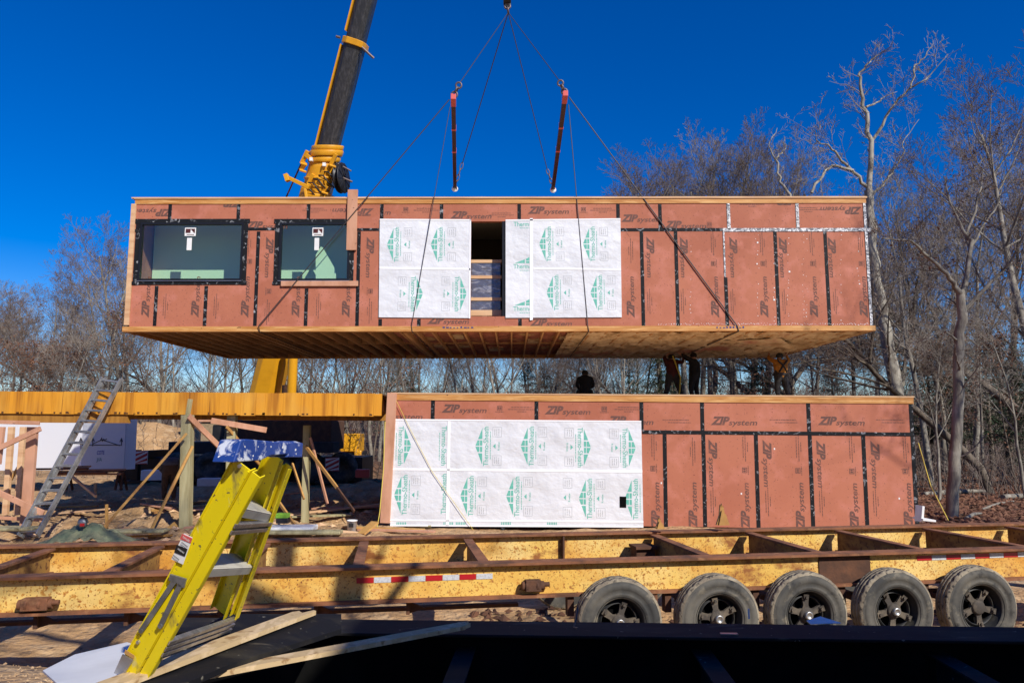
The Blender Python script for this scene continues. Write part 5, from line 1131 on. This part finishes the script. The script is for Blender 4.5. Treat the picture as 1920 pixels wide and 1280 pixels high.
person((gq.x, 21.0, gq.z), .5, J_(chest=(0, .28, 1.22), waist=(0, .12, 1.08), neck=(0, .42, 1.26), head=(0, .52, 1.24), crown=(0, .59, 1.24), nose=(0, .56, 1.14), shL=(-.18, .32, 1.22), shR=(.18, .32, 1.22), elL=(-.22, .42, .96), elR=(.22, .42, .96), wrL=(-.12, .56, .80), wrR=(.12, .56, .80)),
       dict(top='c_grey', pants='c_brown', boot='c_tan'), 'worker in grey top and brown trousers bending over beneath the raised platform', hair='c_dkgrey')

# ================================================================== TREES
def seg_mesh(name, segs, m, sides=4):
    a = np.array(segs, dtype=np.float64)         # x0 y0 z0 r0 x1 y1 z1 r1
    p0 = a[:, 0:3]; r0 = a[:, 3]; p1 = a[:, 4:7]; r1 = a[:, 7]; d = p1 - p0; d /= np.linalg.norm(d, axis=1)[:, None] + 1e-9
    ref = np.where(np.abs(d[:, 2:3]) < .9, np.array([[0, 0, 1.0]]), np.array([[1.0, 0, 0]])); x = np.cross(d, ref); x /= np.linalg.norm(x, axis=1)[:, None]; y = np.cross(d, x)
    n = len(a); V = np.zeros((n, 2, sides, 3))
    for k in range(sides):
        t = 2 * math.pi * k / sides; q = x * math.cos(t) + y * math.sin(t); V[:, 0, k] = p0 + q * r0[:, None]; V[:, 1, k] = p1 + q * r1[:, None]
    b = np.arange(n)[:, None] * 2 * sides; F = np.concatenate([np.stack([b[:, 0] + k, b[:, 0] + (k + 1) % sides, b[:, 0] + sides + (k + 1) % sides, b[:, 0] + sides + k], 1) for k in range(sides)])
    return np_mesh(name, V.reshape(-1, 3), F, m, True)
class Tree:
    def __init__(s, seed): s.r = random.Random(seed); s.big = []; s.chains = []; s.fine = []; s.tips = []
    def branch(s, p, d, L, r, lvl, maxl, up=.12, dens=1.0, wig=.16):
        R = s.r; n = max(2, int([9, 8, 6, 4, 3, 2, 2][min(lvl, 6)])); st = L / n; rend = r * (.25 if lvl else .2); q = p.copy(); d = d.copy()
        kids = [14, 8, 7, 6, 5, 3, 0][lvl] if lvl < maxl else 0
        kids = max(0, int(round(kids * dens * R.uniform(.8, 1.2)))); start = .38 if lvl == 0 else .18
        at = sorted(R.uniform(start, 1.0) for _ in range(kids)); ai = 0; ang = R.uniform(0, 6.28)
        for i in range(n):
            d = (d + Vector((R.gauss(0, wig), R.gauss(0, wig), R.gauss(0, wig) + up * (.6 if lvl else .3)))).normalized()
            ra = r + (rend - r) * i / n; rb = r + (rend - r) * (i + 1) / n; q2 = q + d * st
            if lvl <= 1:
                if i == 0: ch_p = [q.copy()]; ch_r = [ra]; s.chains.append((ch_p, ch_r))
                ch_p.append(q2.copy()); ch_r.append(rb)
            else: s.fine.append((*q, max(ra, .0065), *q2, max(rb, .0055)))
            while ai < len(at) and at[ai] <= (i + 1) / n:
                f = at[ai] * n - i; b = q + (q2 - q) * max(0, min(1, f)); ai += 1; ang += 2.4 + R.uniform(-.5, .5)
                sx = d.cross(Vector((0, 0, 1))); sx = sx.normalized() if sx.length > .05 else Vector((1, 0, 0)); sy = sx.cross(d)
                sp_ = math.radians(R.uniform(28, 62)); nd = (d * math.cos(sp_) + (sx * math.cos(ang) + sy * math.sin(ang)) * math.sin(sp_))
                t_ = (at[ai - 1] - start) / (1 - start); kl = L * R.uniform(.34, .58) * (1.12 - .55 * t_)
                if lvl == 0: kl = L * R.uniform(.30, .48) * (1.1 - .5 * t_)
                s.branch(b, nd, kl, max(.0035, (ra + (rb - ra) * .5) * R.uniform(.38, .58)), lvl + 1, maxl, up, dens, wig * 1.08)
            q = q2
        if lvl >= 3: s.tips.append(q)
    def leaves(s, n, size, clump=5):
        R = s.r; V = []; F = []
        for _ in range(n):
            c = R.choice(s.tips)
            for k in range(clump):
                o = c + Vector((R.gauss(0, .12), R.gauss(0, .12), R.gauss(0, .12))); a = Vector((R.gauss(0, 1), R.gauss(0, 1), R.gauss(0, 1))).normalized(); b = a.cross(Vector((R.gauss(0, 1), R.gauss(0, 1), R.gauss(0, 1)))).normalized(); z = R.uniform(.6, 1.2) * size
                i = len(V); V += [tuple(o), tuple(o + a * z * .5 + b * z * .3), tuple(o + a * z), tuple(o + a * z * .5 - b * z * .3)]; F.append((i, i + 1, i + 2, i + 3))
        return V, F
def chain_mesh(name, t, m, n=7):
    mb = MB()
    for p, r in t.chains: mb.path(p, r, n)
    me = bpy.data.meshes.new(name); me.from_pydata(mb.v, [], mb.f); me.materials.append(m); me.polygons.foreach_set('use_smooth', mb.sm); me.update(); return me
def tree_protos():
    out = []
    for i, (h, r, dens, maxl, up, lean, tw, bk, lv) in enumerate([
            (14, .20, 1.0, 4, .16, .03, 'twig', 'bark', 0), (14, .17, .92, 4, .20, .05, 'twig_lt', 'bark', 0), (12, .15, 1.0, 4, .14, .07, 'twig', 'bark_dk', 170), (15, .19, .85, 4, .24, .02, 'twig', 'bark', 0),
            (9, .09, .9, 4, .10, .08, 'twig_lt', 'bark', 90), (13, .20, .95, 4, .12, .10, 'twig', 'bark_dk', 0), (6, .05, .95, 3, .08, .12, 'twig', 'bark_dk', 260)]):
        t = Tree(100 + i); t.branch(Vector((0, 0, -.3)), Vector((lean, lean * .5, 1)).normalized(), h, r, 0, maxl, up, dens, .07 if i != 5 else .12)
        mb_ = chain_mesh('trunk', t, M[bk]); mf = seg_mesh('crown', t.fine, M[tw], 3); ml = None
        if lv:
            V, F = t.leaves(lv, .11); ml = np_mesh('dead_leaves', np.array(V), np.array(F), M['leaf_r'], False)
        out.append((mb_, mf, ml, h))
    return out
PR = tree_protos(); tr_r = random.Random(77)
LOOK = ['grey twiggy', 'pale slender', 'brown leafed', 'straight grey', 'thin young pale', 'crooked dark', 'low leafy']
BINS = [(30, 'at the left edge'), (80, 'above the stud frame'), (135, 'above the left half of the white unit'), (185, 'just left of the aluminium ladder top'), (245, 'just right of the aluminium ladder top'), (300, 'under the left corner of the hanging module'), (360, 'above the peg post'), (430, 'above the post behind the blue cap'), (475, 'just left of the yellow boom base'), (560, 'right beside the yellow boom base'), (640, 'between boom base and corner post'), (720, 'above the right end of the orange beam'), (800, 'above the left end of the lower wrap'), (880, 'above the rope on the lower wrap'), (960, 'above the middle of the lower wrap'), (1060, 'left of the crouching worker'), (1140, 'behind the crouching worker'), (1230, 'left of the pair of workers'),
        (1320, 'behind the pair of workers'), (1400, 'right of the pair of workers'), (1450, 'left of the worker in ochre'), (1500, 'behind the worker in ochre'), (1560, 'right of the worker in ochre'), (1620, 'left of the leaning tree'), (1690, 'beside the leaning tree'), (1740, 'above the right corner of the lower module'), (1800, 'around the nearest straight trunk'), (1860, 'behind the forked dark tree'), (1915, 'near the right edge'), (9999, 'at the right edge')]
def put_tree(px, Y, v, sc_, rz, label, group, name='bare_tree', lean=(0, 0)):
    if label.startswith(('bare', 'low sap', 'rounded')):
        place = next(t for b, t in BINS if px < b)
        if label.startswith('rounded'): place = 'above the module, ' + ('left end' if px < 1290 else 'middle' if px < 1400 else 'right end') + ' of the domed group'
        label = LOOK[v] + (' sapling ' if v in (4, 6) else ' bare tree ') + ('close by, ' if Y < 42 else 'farther back, ' if Y < 56 else 'far back, ') + place
    x = (px - 960) / FPX * Y; root = empty(name, (x, Y, Hs(x, Y) - .05), label, 'tree', group, rz); root.scale = (sc_, sc_, sc_); root.rotation_euler = (lean[0], lean[1], rz)
    mb_, mf, ml, h = PR[v]
    for nm, me in (('trunk', mb_), ('crown', mf), ('dead_leaves', ml)):
        if me: o = bpy.data.objects.new(nm, me); COL.objects.link(o); o.parent = root
    return root
def hsc(ytop, Y, v): return (CAMH + (808 - ytop) / FPX * Y) / (PR[v][3] * 1.13)
# front row, left of the hanging module: (px, distance, variant, height of crown in the picture)
GL = 'bare trees of the wood behind the orange platform'; GR = 'bare trees of the wood right of the modules'; GB = 'bare trees glimpsed between the two modules'
for px, Y, v, yt, lab in [(214, 44, 0, 415, 'tallest bare tree left of the hanging module, behind the top of the aluminium ladder'), (120, 47, 5, 455, 'broad bare tree left of the hanging module'), (192, 41, 1, 500, 'slim pale trunk behind the top of the aluminium ladder'), (20, 46, 2, 560, 'low bare tree with brown leaves at the far left edge')]:
    put_tree(px, Y, v, hsc(yt, Y, v), tr_r.uniform(0, 6), lab, GL)
for px, Y, v, yt in [(70, 52, 3, 545), (-40, 48, 0, 545), (160, 56, 5, 480), (250, 50, 3, 470), (292, 46, 1, 540), (300, 60, 0, 470), (345, 43, 5, 545), (45, 60, 1, 560), (100, 66, 2, 540), (-10, 64, 3, 560), (385, 46, 1, 560), (185, 70, 0, 500), (240, 68, 5, 500), (130, 39, 4, 610), (60, 40, 6, 645), (20, 42, 4, 600), (95, 44, 6, 640), (230, 40, 6, 650), (160, 43, 6, 655), (330, 40, 4, 620), (268, 39, 6, 640), (0, 38, 6, 640), (-60, 55, 5, 560), (-90, 62, 0, 550)]:
    put_tree(px, Y, v, hsc(yt, Y, v), tr_r.uniform(0, 6), 'bare grey tree in the wood behind the orange platform', GL)
# band visible between the modules
for i in range(46):
    px = 400 + i * 18.5 + tr_r.uniform(-9, 9); Y = tr_r.uniform(40, 78); v = tr_r.choice([0, 1, 2, 3, 5, 4, 0, 3])
    yt = 560 if px > 520 else 520
    put_tree(px, Y, v, hsc(yt + tr_r.uniform(-20, 30), Y, v) if v != 4 else 1.0, tr_r.uniform(0, 6), 'bare tree seen in the gap between the two modules', GB)
for px in (610, 660, 700, 1350, 1400):
    put_tree(px, tr_r.uniform(36, 42), 6, 1.1, tr_r.uniform(0, 6), 'low sapling with brown leaves in the gap between the modules', GB, 'leafy_sapling')
# dome crowns above the hanging module at the right
for px, Y, v, yt in [(1275, 50, 0, 300), (1340, 52, 3, 275), (1395, 50, 5, 268), (1440, 54, 0, 285), (1315, 58, 1, 285), (1240, 54, 2, 335), (1490, 52, 3, 300), (1370, 60, 5, 275), (1290, 62, 3, 300), (1430, 62, 1, 280), (1260, 51, 0, 320), (1310, 54, 5, 285), (1360, 53, 0, 272), (1415, 51, 3, 272), (1465, 52, 5, 292), (1385, 56, 0, 270)]:
    put_tree(px, Y, v, hsc(yt, Y, v), tr_r.uniform(0, 6), 'rounded bare tree crown rising above the right half of the hanging module', 'bare crowns above the hanging module')
# right side wood
for px, Y, v, yt, lab in [(1845, 27, 5, 255, 'forked dark tree behind the nearest trunk at the right'), (1925, 25, 0, 60, 'tall bare tree cut off by the right edge'), (1735, 30, 1, 300, 'slim pale tree just right of the hanging module end')]:
    put_tree(px, Y, v, hsc(yt, Y, v), tr_r.uniform(0, 6), lab, GR)
for px, Y, v, yt in [(1700, 40, 0, 400), (1760, 38, 3, 320), (1815, 34, 1, 300), (1880, 36, 2, 290), (1940, 40, 5, 240), (1600, 44, 2, 420), (1560, 46, 5, 380), (1530, 42, 4, 500), (1790, 55, 0, 360), (1910, 58, 1, 260), (1640, 60, 0, 400), (1970, 46, 0, 180), (2010, 34, 5, 100),
                         (1745, 24, 4, 560), (1830, 31, 4, 520), (1890, 28, 6, 620), (1770, 33, 6, 640), (1720, 36, 6, 660), (1690, 34, 4, 560), (1620, 38, 6, 640), (1580, 36, 6, 650), (1550, 38, 4, 600), (1910, 24, 4, 520), (1870, 42, 6, 680), (1810, 45, 4, 620), (1500, 40, 6, 640), (1480, 44, 0, 500), (1520, 50, 1, 420)]:
    put_tree(px, Y, v, hsc(yt, Y, v), tr_r.uniform(0, 6), 'bare tree in the wood right of the modules', GR)
# leaning pale tree drawn limb by limb
big = Tree(9)
root = empty('leaning_tree', (P(1690, 880, 28).x, 28, Hs(P(1690, 880, 28).x, 28)), 'tall pale leaning tree rising behind the right end of the hanging module', 'tree')
JIT = .8
def limb(pts, Ys, r0_, r1_, kids, kl, lvl=2, seed=1):
    R = random.Random(seed); n = len(pts); q = [P(x, y, Ys[0] + (Ys[1] - Ys[0]) * i / (n - 1)) for i, (x, y) in enumerate(pts)]
    fineq = []
    for i in range(n - 1):
        for k in range(4):
            t = k / 4; fineq.append(q[i] + (q[i + 1] - q[i]) * t + Vector((R.gauss(0, .05), R.gauss(0, .06), R.gauss(0, .02))) * (JIT if i or k else 0))
    fineq.append(q[-1]); m = len(fineq)
    big.chains.append((fineq, [r0_ + (r1_ - r0_) * i / (m - 1) for i in range(m)]))
    kids = int(kids * 1.35)
    for k in range(kids):
        t = .15 + .85 * (k + R.random()) / kids; i = min(m - 2, int(t * (m - 1))); b = fineq[i]; d = (fineq[i + 1] - fineq[i]).normalized(); a = R.uniform(0, 6.28)
        sx = d.cross(Vector((0, 0, 1))); sx = sx.normalized() if sx.length > .05 else Vector((1, 0, 0)); sy = sx.cross(d); nd = (d * .75 + (sx * math.cos(a) + sy * math.sin(a)) * .75).normalized()
        big.branch(b, nd, kl * R.uniform(.6, 1.1), max(.008, (r0_ + (r1_ - r0_) * t) * .3), max(lvl, 2), 4, .12, .8, .2)
limb([(1704, 900), (1683, 745), (1664, 640), (1649, 560), (1633, 431), (1629, 357)], (28, 28.3), .27, .17, 5, 1.2, 3, 1)
limb([(1629, 357), (1636, 263), (1621, 197), (1610, 146), (1625, 122), (1647, 103)], (28.3, 28), .115, .014, 12, 1.5, 2, 2)
limb([(1636, 263), (1668, 205), (1707, 165), (1735, 150), (1778, 103)], (28.3, 27), .062, .010, 9, 1.2, 2, 3)
limb([(1707, 166), (1715, 122), (1735, 104), (1750, 85)], (27.4, 27.2), .04, .01, 6, .9, 3, 4)
limb([(1627, 351), (1594, 314), (1567, 286), (1539, 267), (1524, 243)], (28.3, 27.2), .072, .012, 10, 1.5, 2, 5)
limb([(1629, 372), (1655, 347), (1672, 325), (1692, 298), (1692, 271), (1723, 224)], (28.3, 28.8), .06, .010, 9, 1.4, 2, 6)
limb([(1624, 201), (1645, 193), (1660, 180), (1682, 172)], (28.2, 28.8), .045, .01, 5, .9, 3, 7)
limb([(1600, 320), (1560, 310), (1540, 330), (1522, 362)], (28, 27.5), .06, .05, 5, 1.2, 2, 8)
limb([(1633, 431), (1600, 415), (1580, 402)], (28.3, 29), .07, .03, 3, 1.0, 2, 9)
limb([(1483, 400), (1481, 366), (1459, 333), (1455, 298), (1440, 273), (1457, 240)], (30, 30), .075, .012, 6, .8, 3, 10)
limb([(1455, 298), (1465, 286), (1473, 279), (1470, 255)], (30, 30.2), .035, .01, 4, .6, 3, 11)
limb([(1510, 400), (1483, 400)], (30, 30), .06, .075, 0, 1, 3, 12)
limb([(1645, 545), (1690, 520), (1730, 500), (1760, 510)], (28.2, 27), .05, .012, 6, 1.2, 3, 13)
o = bpy.data.objects.new('trunk', chain_mesh('trunk', big, M['bark_lt'], 9)); COL.objects.link(o); set_parent(o, root)
o = bpy.data.objects.new('crown', seg_mesh('crown', big.fine, M['twig_lt'], 3)); COL.objects.link(o); set_parent(o, root)

JIT = .32; big = Tree(21); rt2 = empty('bare_tree', (P(1784, 960, 19.5).x, 19.5, Hs(P(1784, 960, 19.5).x, 19.5)), 'nearest straight grey tree right of the lower module', 'tree')
limb([(1783, 985), (1790, 860), (1797, 700), (1803, 600), (1800, 545)], (19.5, 19.8), .155, .11, 4, 1.0, 3, 31)
limb([(1800, 556), (1789, 530), (1758, 497), (1707, 451), (1653, 447)], (19.8, 19.2), .08, .014, 9, 1.1, 2, 32)
limb([(1800, 560), (1813, 521), (1821, 451), (1805, 431), (1781, 380), (1770, 330)], (19.8, 20.2), .085, .014, 10, 1.1, 2, 33)
limb([(1818, 470), (1840, 430), (1865, 395), (1880, 350)], (20, 20.5), .04, .01, 7, .9, 2, 34)
limb([(1803, 590), (1844, 544), (1891, 497), (1918, 447), (1930, 400)], (19.8, 19.0), .06, .012, 8, 1.1, 2, 35)
limb([(1812, 440), (1832, 380), (1842, 333), (1838, 290)], (20.1, 20.4), .04, .008, 7, .8, 2, 36)
limb([(1801, 640), (1770, 620), (1730, 640)], (19.7, 19.2), .03, .008, 4, .7, 3, 37)
o = bpy.data.objects.new('trunk', chain_mesh('trunk', big, M['bark'], 9)); COL.objects.link(o); set_parent(o, rt2)
o = bpy.data.objects.new('crown', seg_mesh('crown', big.fine, M['twig'], 3)); COL.objects.link(o); set_parent(o, rt2)
V, F = big.leaves(60, .09, 4); o = bpy.data.objects.new('dead_leaves', np_mesh('dead_leaves', np.array(V), np.array(F), M['leaf_r'], False)); COL.objects.link(o); set_parent(o, rt2)

# conifers: dark green among the bare trees
def conifer(seed, h):
    R = random.Random(seed); V = []; F = []; segs = [(0, 0, -.3, .14, 0, 0, h, .02)]
    for k in range(190):
        t = R.uniform(.12, 1) ** .8; z = h * t; a = R.uniform(0, 6.28); L = (1 - t) * h * .30 * R.uniform(.6, 1.15) + .25; d = Vector((math.cos(a), math.sin(a), R.uniform(-.15, .25)))
        segs.append((0, 0, z, .02, d.x * L, d.y * L, z + d.z * L, .006))
        for j in range(int(26 * L) + 8):
            s = R.uniform(.25, 1.05); c = Vector((0, 0, z)) + d * L * s + Vector((R.gauss(0, .10), R.gauss(0, .10), R.gauss(0, .07))); q = Vector((R.gauss(0, 1), R.gauss(0, 1), R.gauss(0, .6))).normalized() * R.uniform(.09, .2); e = q.cross(Vector((0, 0, 1))).normalized() * .028
            i = len(V); V += [tuple(c - e), tuple(c + e), tuple(c + q)]; F.append((i, i + 1, i + 2))
    return seg_mesh('trunk', segs, M['bark_dk'], 5), np_mesh('needles', np.array(V), np.array(F), M['needle'], False)
CF = [conifer(1, 8), conifer(2, 7)]
for i, (px, Y, s) in enumerate([(1235, 44, .95), (1260, 47, 1.0), (1180, 52, 1.0), (1415, 46, .9), (1430, 42, .85), (1560, 44, .9), (1765, 40, 1.1), (1800, 44, 1.15), (1850, 40, .95), (1905, 36, .9), (1740, 46, 1.0), (1935, 30, .7), (770, 60, .9), (745, 58, 1.0), (1690, 50, 1.0), (1880, 52, 1.2), (990, 62, 1.0), (1020, 64, 1.0)]):
    x = (px - 960) / FPX * Y; r = empty('pine_tree', (x, Y, Hs(x, Y)), ('tall' if s > .98 else 'shorter') + ' dark evergreen ' + ('closer, ' if Y < 41 else 'deeper, ') + next(t for b, t in BINS if px < b), 'tree', 'evergreens in the wood', i * 1.3); r.scale = (s * (1.15 if px > 1700 else 1), s * (1.15 if px > 1700 else 1), s)
    for nm, me in zip(('trunk', 'needles'), CF[i % 2]): o = bpy.data.objects.new(nm, me); COL.objects.link(o); o.parent = r
# trees standing behind the viewer, to the sun's side: they dapple the scene with their shade
for x, y, v, s, rz in [(3.7, .2, 0, 1.0, 1.0), (18.4, 8.6, 3, .95, 2.5), (9.5, -6, 5, 1.2, 4.0)]:
    r = empty('bare_tree', (x, y, Hs(x, y) - .1), 'bare tree standing behind the viewer', 'tree', 'trees behind the viewer', rz); r.scale = (s * 1.1,) * 3
    for nm, me in (('trunk', PR[v][0]), ('crown', PR[v][1])): o = bpy.data.objects.new(nm, me); COL.objects.link(o); o.parent = r

# far wood that reads as one mass
fw = Tree(55); R = fw.r; segs = []
for k in range(1500):
    a = R.uniform(-1.0, 1.0); Yf = R.uniform(78, 120); x = a * Yf * .95; h = R.uniform(3, 6.5); z = 1; q = Vector((x, Yf, z)); d = Vector((R.gauss(0, .1), 0, 1)).normalized(); n = 6
    for i in range(n):
        d = (d + Vector((R.gauss(0, .12), R.gauss(0, .1), .1))).normalized(); q2 = q + d * h / n; segs.append((*q, .09 * (1 - i / n) + .02, *q2, .09 * (1 - (i + 1) / n) + .015))
        if i > 1:
            for j in range(3):
                e = (d + Vector((R.gauss(0, .9), R.gauss(0, .5), R.gauss(.3, .4)))).normalized() * R.uniform(1, 2.6); q3 = q2 + e; segs.append((*q2, .03, *q3, .012))
                e2 = (e.normalized() + Vector((R.gauss(0, .6), 0, R.gauss(.3, .4)))).normalized() * R.uniform(.6, 1.5); segs.append((*q3, .016, *(q3 + e2), .008)); e3 = (e.normalized() + Vector((R.gauss(0, .9), 0, R.gauss(.3, .5)))).normalized(); segs.append((*(q2 + e * .5), .016, *(q2 + e * .5 + e3), .008))
        q = q2
o = bpy.data.objects.new('far_wood', seg_mesh('far_wood', segs, M['twig'], 3)); COL.objects.link(o); tag(o, 'distant grey brown wood of bare trees along the horizon', 'wood', kind='stuff')
# undergrowth of thin stems
segs = []; R = random.Random(8)
for k in range(2000):
    px = R.choice([R.uniform(-80, 720), R.uniform(1200, 2000), R.uniform(1700, 2000)]); Yf = R.uniform(32, 64) if px < 1700 else R.uniform(24, 60); x = (px - 960) / FPX * Yf
    q = Vector((x, Yf, Hs(x, Yf))); d = Vector((R.gauss(0, .3), R.gauss(0, .3), 1)).normalized(); L = R.uniform(.4, 1.8)
    for i in range(3):
        q2 = q + d * L / 3; segs.append((*q, .014, *q2, .009)); d = (d + Vector((R.gauss(0, .3), R.gauss(0, .3), .1))).normalized(); q = q2
        if R.random() < .8: segs.append((*q, .008, *(q + Vector((R.gauss(0, .4), R.gauss(0, .4), R.uniform(.1, .5)))), .005))
o = bpy.data.objects.new('undergrowth', seg_mesh('undergrowth', segs, M['twig'], 3)); COL.objects.link(o); tag(o, 'tangle of thin brown stems along the foot of the wood', 'undergrowth', kind='stuff')
# leaf litter, stones and wood chips
def scatter(name, n, fn, size, m, label, seed):
    R = random.Random(seed); V = []; F = []
    for _ in range(n):
        x, y = fn(R); z = Hs(x, y) + .004; a = R.uniform(0, 6.28); s = size * R.uniform(.4, 1.5); u = Vector((math.cos(a), math.sin(a), R.uniform(-.3, .3))) * s; v_ = Vector((-math.sin(a), math.cos(a), R.uniform(-.3, .3))) * s * R.uniform(.3, .8); c = Vector((x, y, z + s * .1)); i = len(V)
        V += [tuple(c - u), tuple(c + v_), tuple(c + u), tuple(c - v_), tuple(c + Vector((0, 0, s * .5)))]; F += [(i, i + 1, i + 4), (i + 1, i + 2, i + 4), (i + 2, i + 3, i + 4), (i + 3, i, i + 4)]
    o = bpy.data.objects.new(name, np_mesh(name, np.array(V), np.array(F), m, False)); COL.objects.link(o); tag(o, label, name.replace('_', ' '), kind='stuff')
def f_right(R): Y_ = R.uniform(18, 45); return ((R.uniform(1650, 2000) - 960) / FPX * Y_, Y_)
def f_near(R): Y_ = R.uniform(2.2, 6.2); return (R.uniform(-.75, -.2) * Y_, Y_)
def f_mid(R): Y_ = R.uniform(9.5, 26); return (R.uniform(-.72, -.18) * Y_, Y_)
def f_tyre(R): return (R.uniform(-.5, 5.5), R.uniform(5, 9))
scatter('leaf_litter', 9000, f_right, .09, M['leaf_r'], 'brown leaf litter on the forest floor at the right', 1)
scatter('pebbles', 2600, f_near, .012, M['sand'], 'small stones and clods on the dirt in the left foreground', 2)
scatter('dirt_clods', 1500, f_mid, .05, M['sand'], 'clods and chips on the churned sand under the platform', 3)
scatter('wood_chips', 260, f_mid, .10, M['pine'], 'scraps of wood scattered over the sand under the platform', 4)
scatter('bark_debris', 1200, f_tyre, .06, M['rust_dk'], 'dark debris on the ground around the trailer wheels', 5)
# felled logs and dead boughs on the forest floor
for k, (x0, y0, x1, y1, Y_, r_) in enumerate([(1730, 905, 1850, 890, 26, .10), (1810, 955, 1840, 962, 19, .05), (1880, 925, 1960, 915, 24, .09), (1840, 938, 1900, 930, 22, .04)]):
    a = P(x0, y0, Y_); b = P(x1, y1, Y_ + 1); a.z = Hs(a.x, a.y) + r_ * .6; b.z = Hs(b.x, b.y) + r_; mb = MB(); mb.path([a, (a + b) / 2 + Vector((0, 0, .05)), b], [r_, r_ * .9, r_ * .5], 8)
    tag(mb.build('fallen_log', M['bark']), ['fallen log beside the nearest trunk', 'short pale log in front of the nearest trunk', 'fallen log at the right edge of the forest floor', 'thin dead bough on the forest floor at the right'][k], 'log')
print('objects', len(bpy.data.objects))
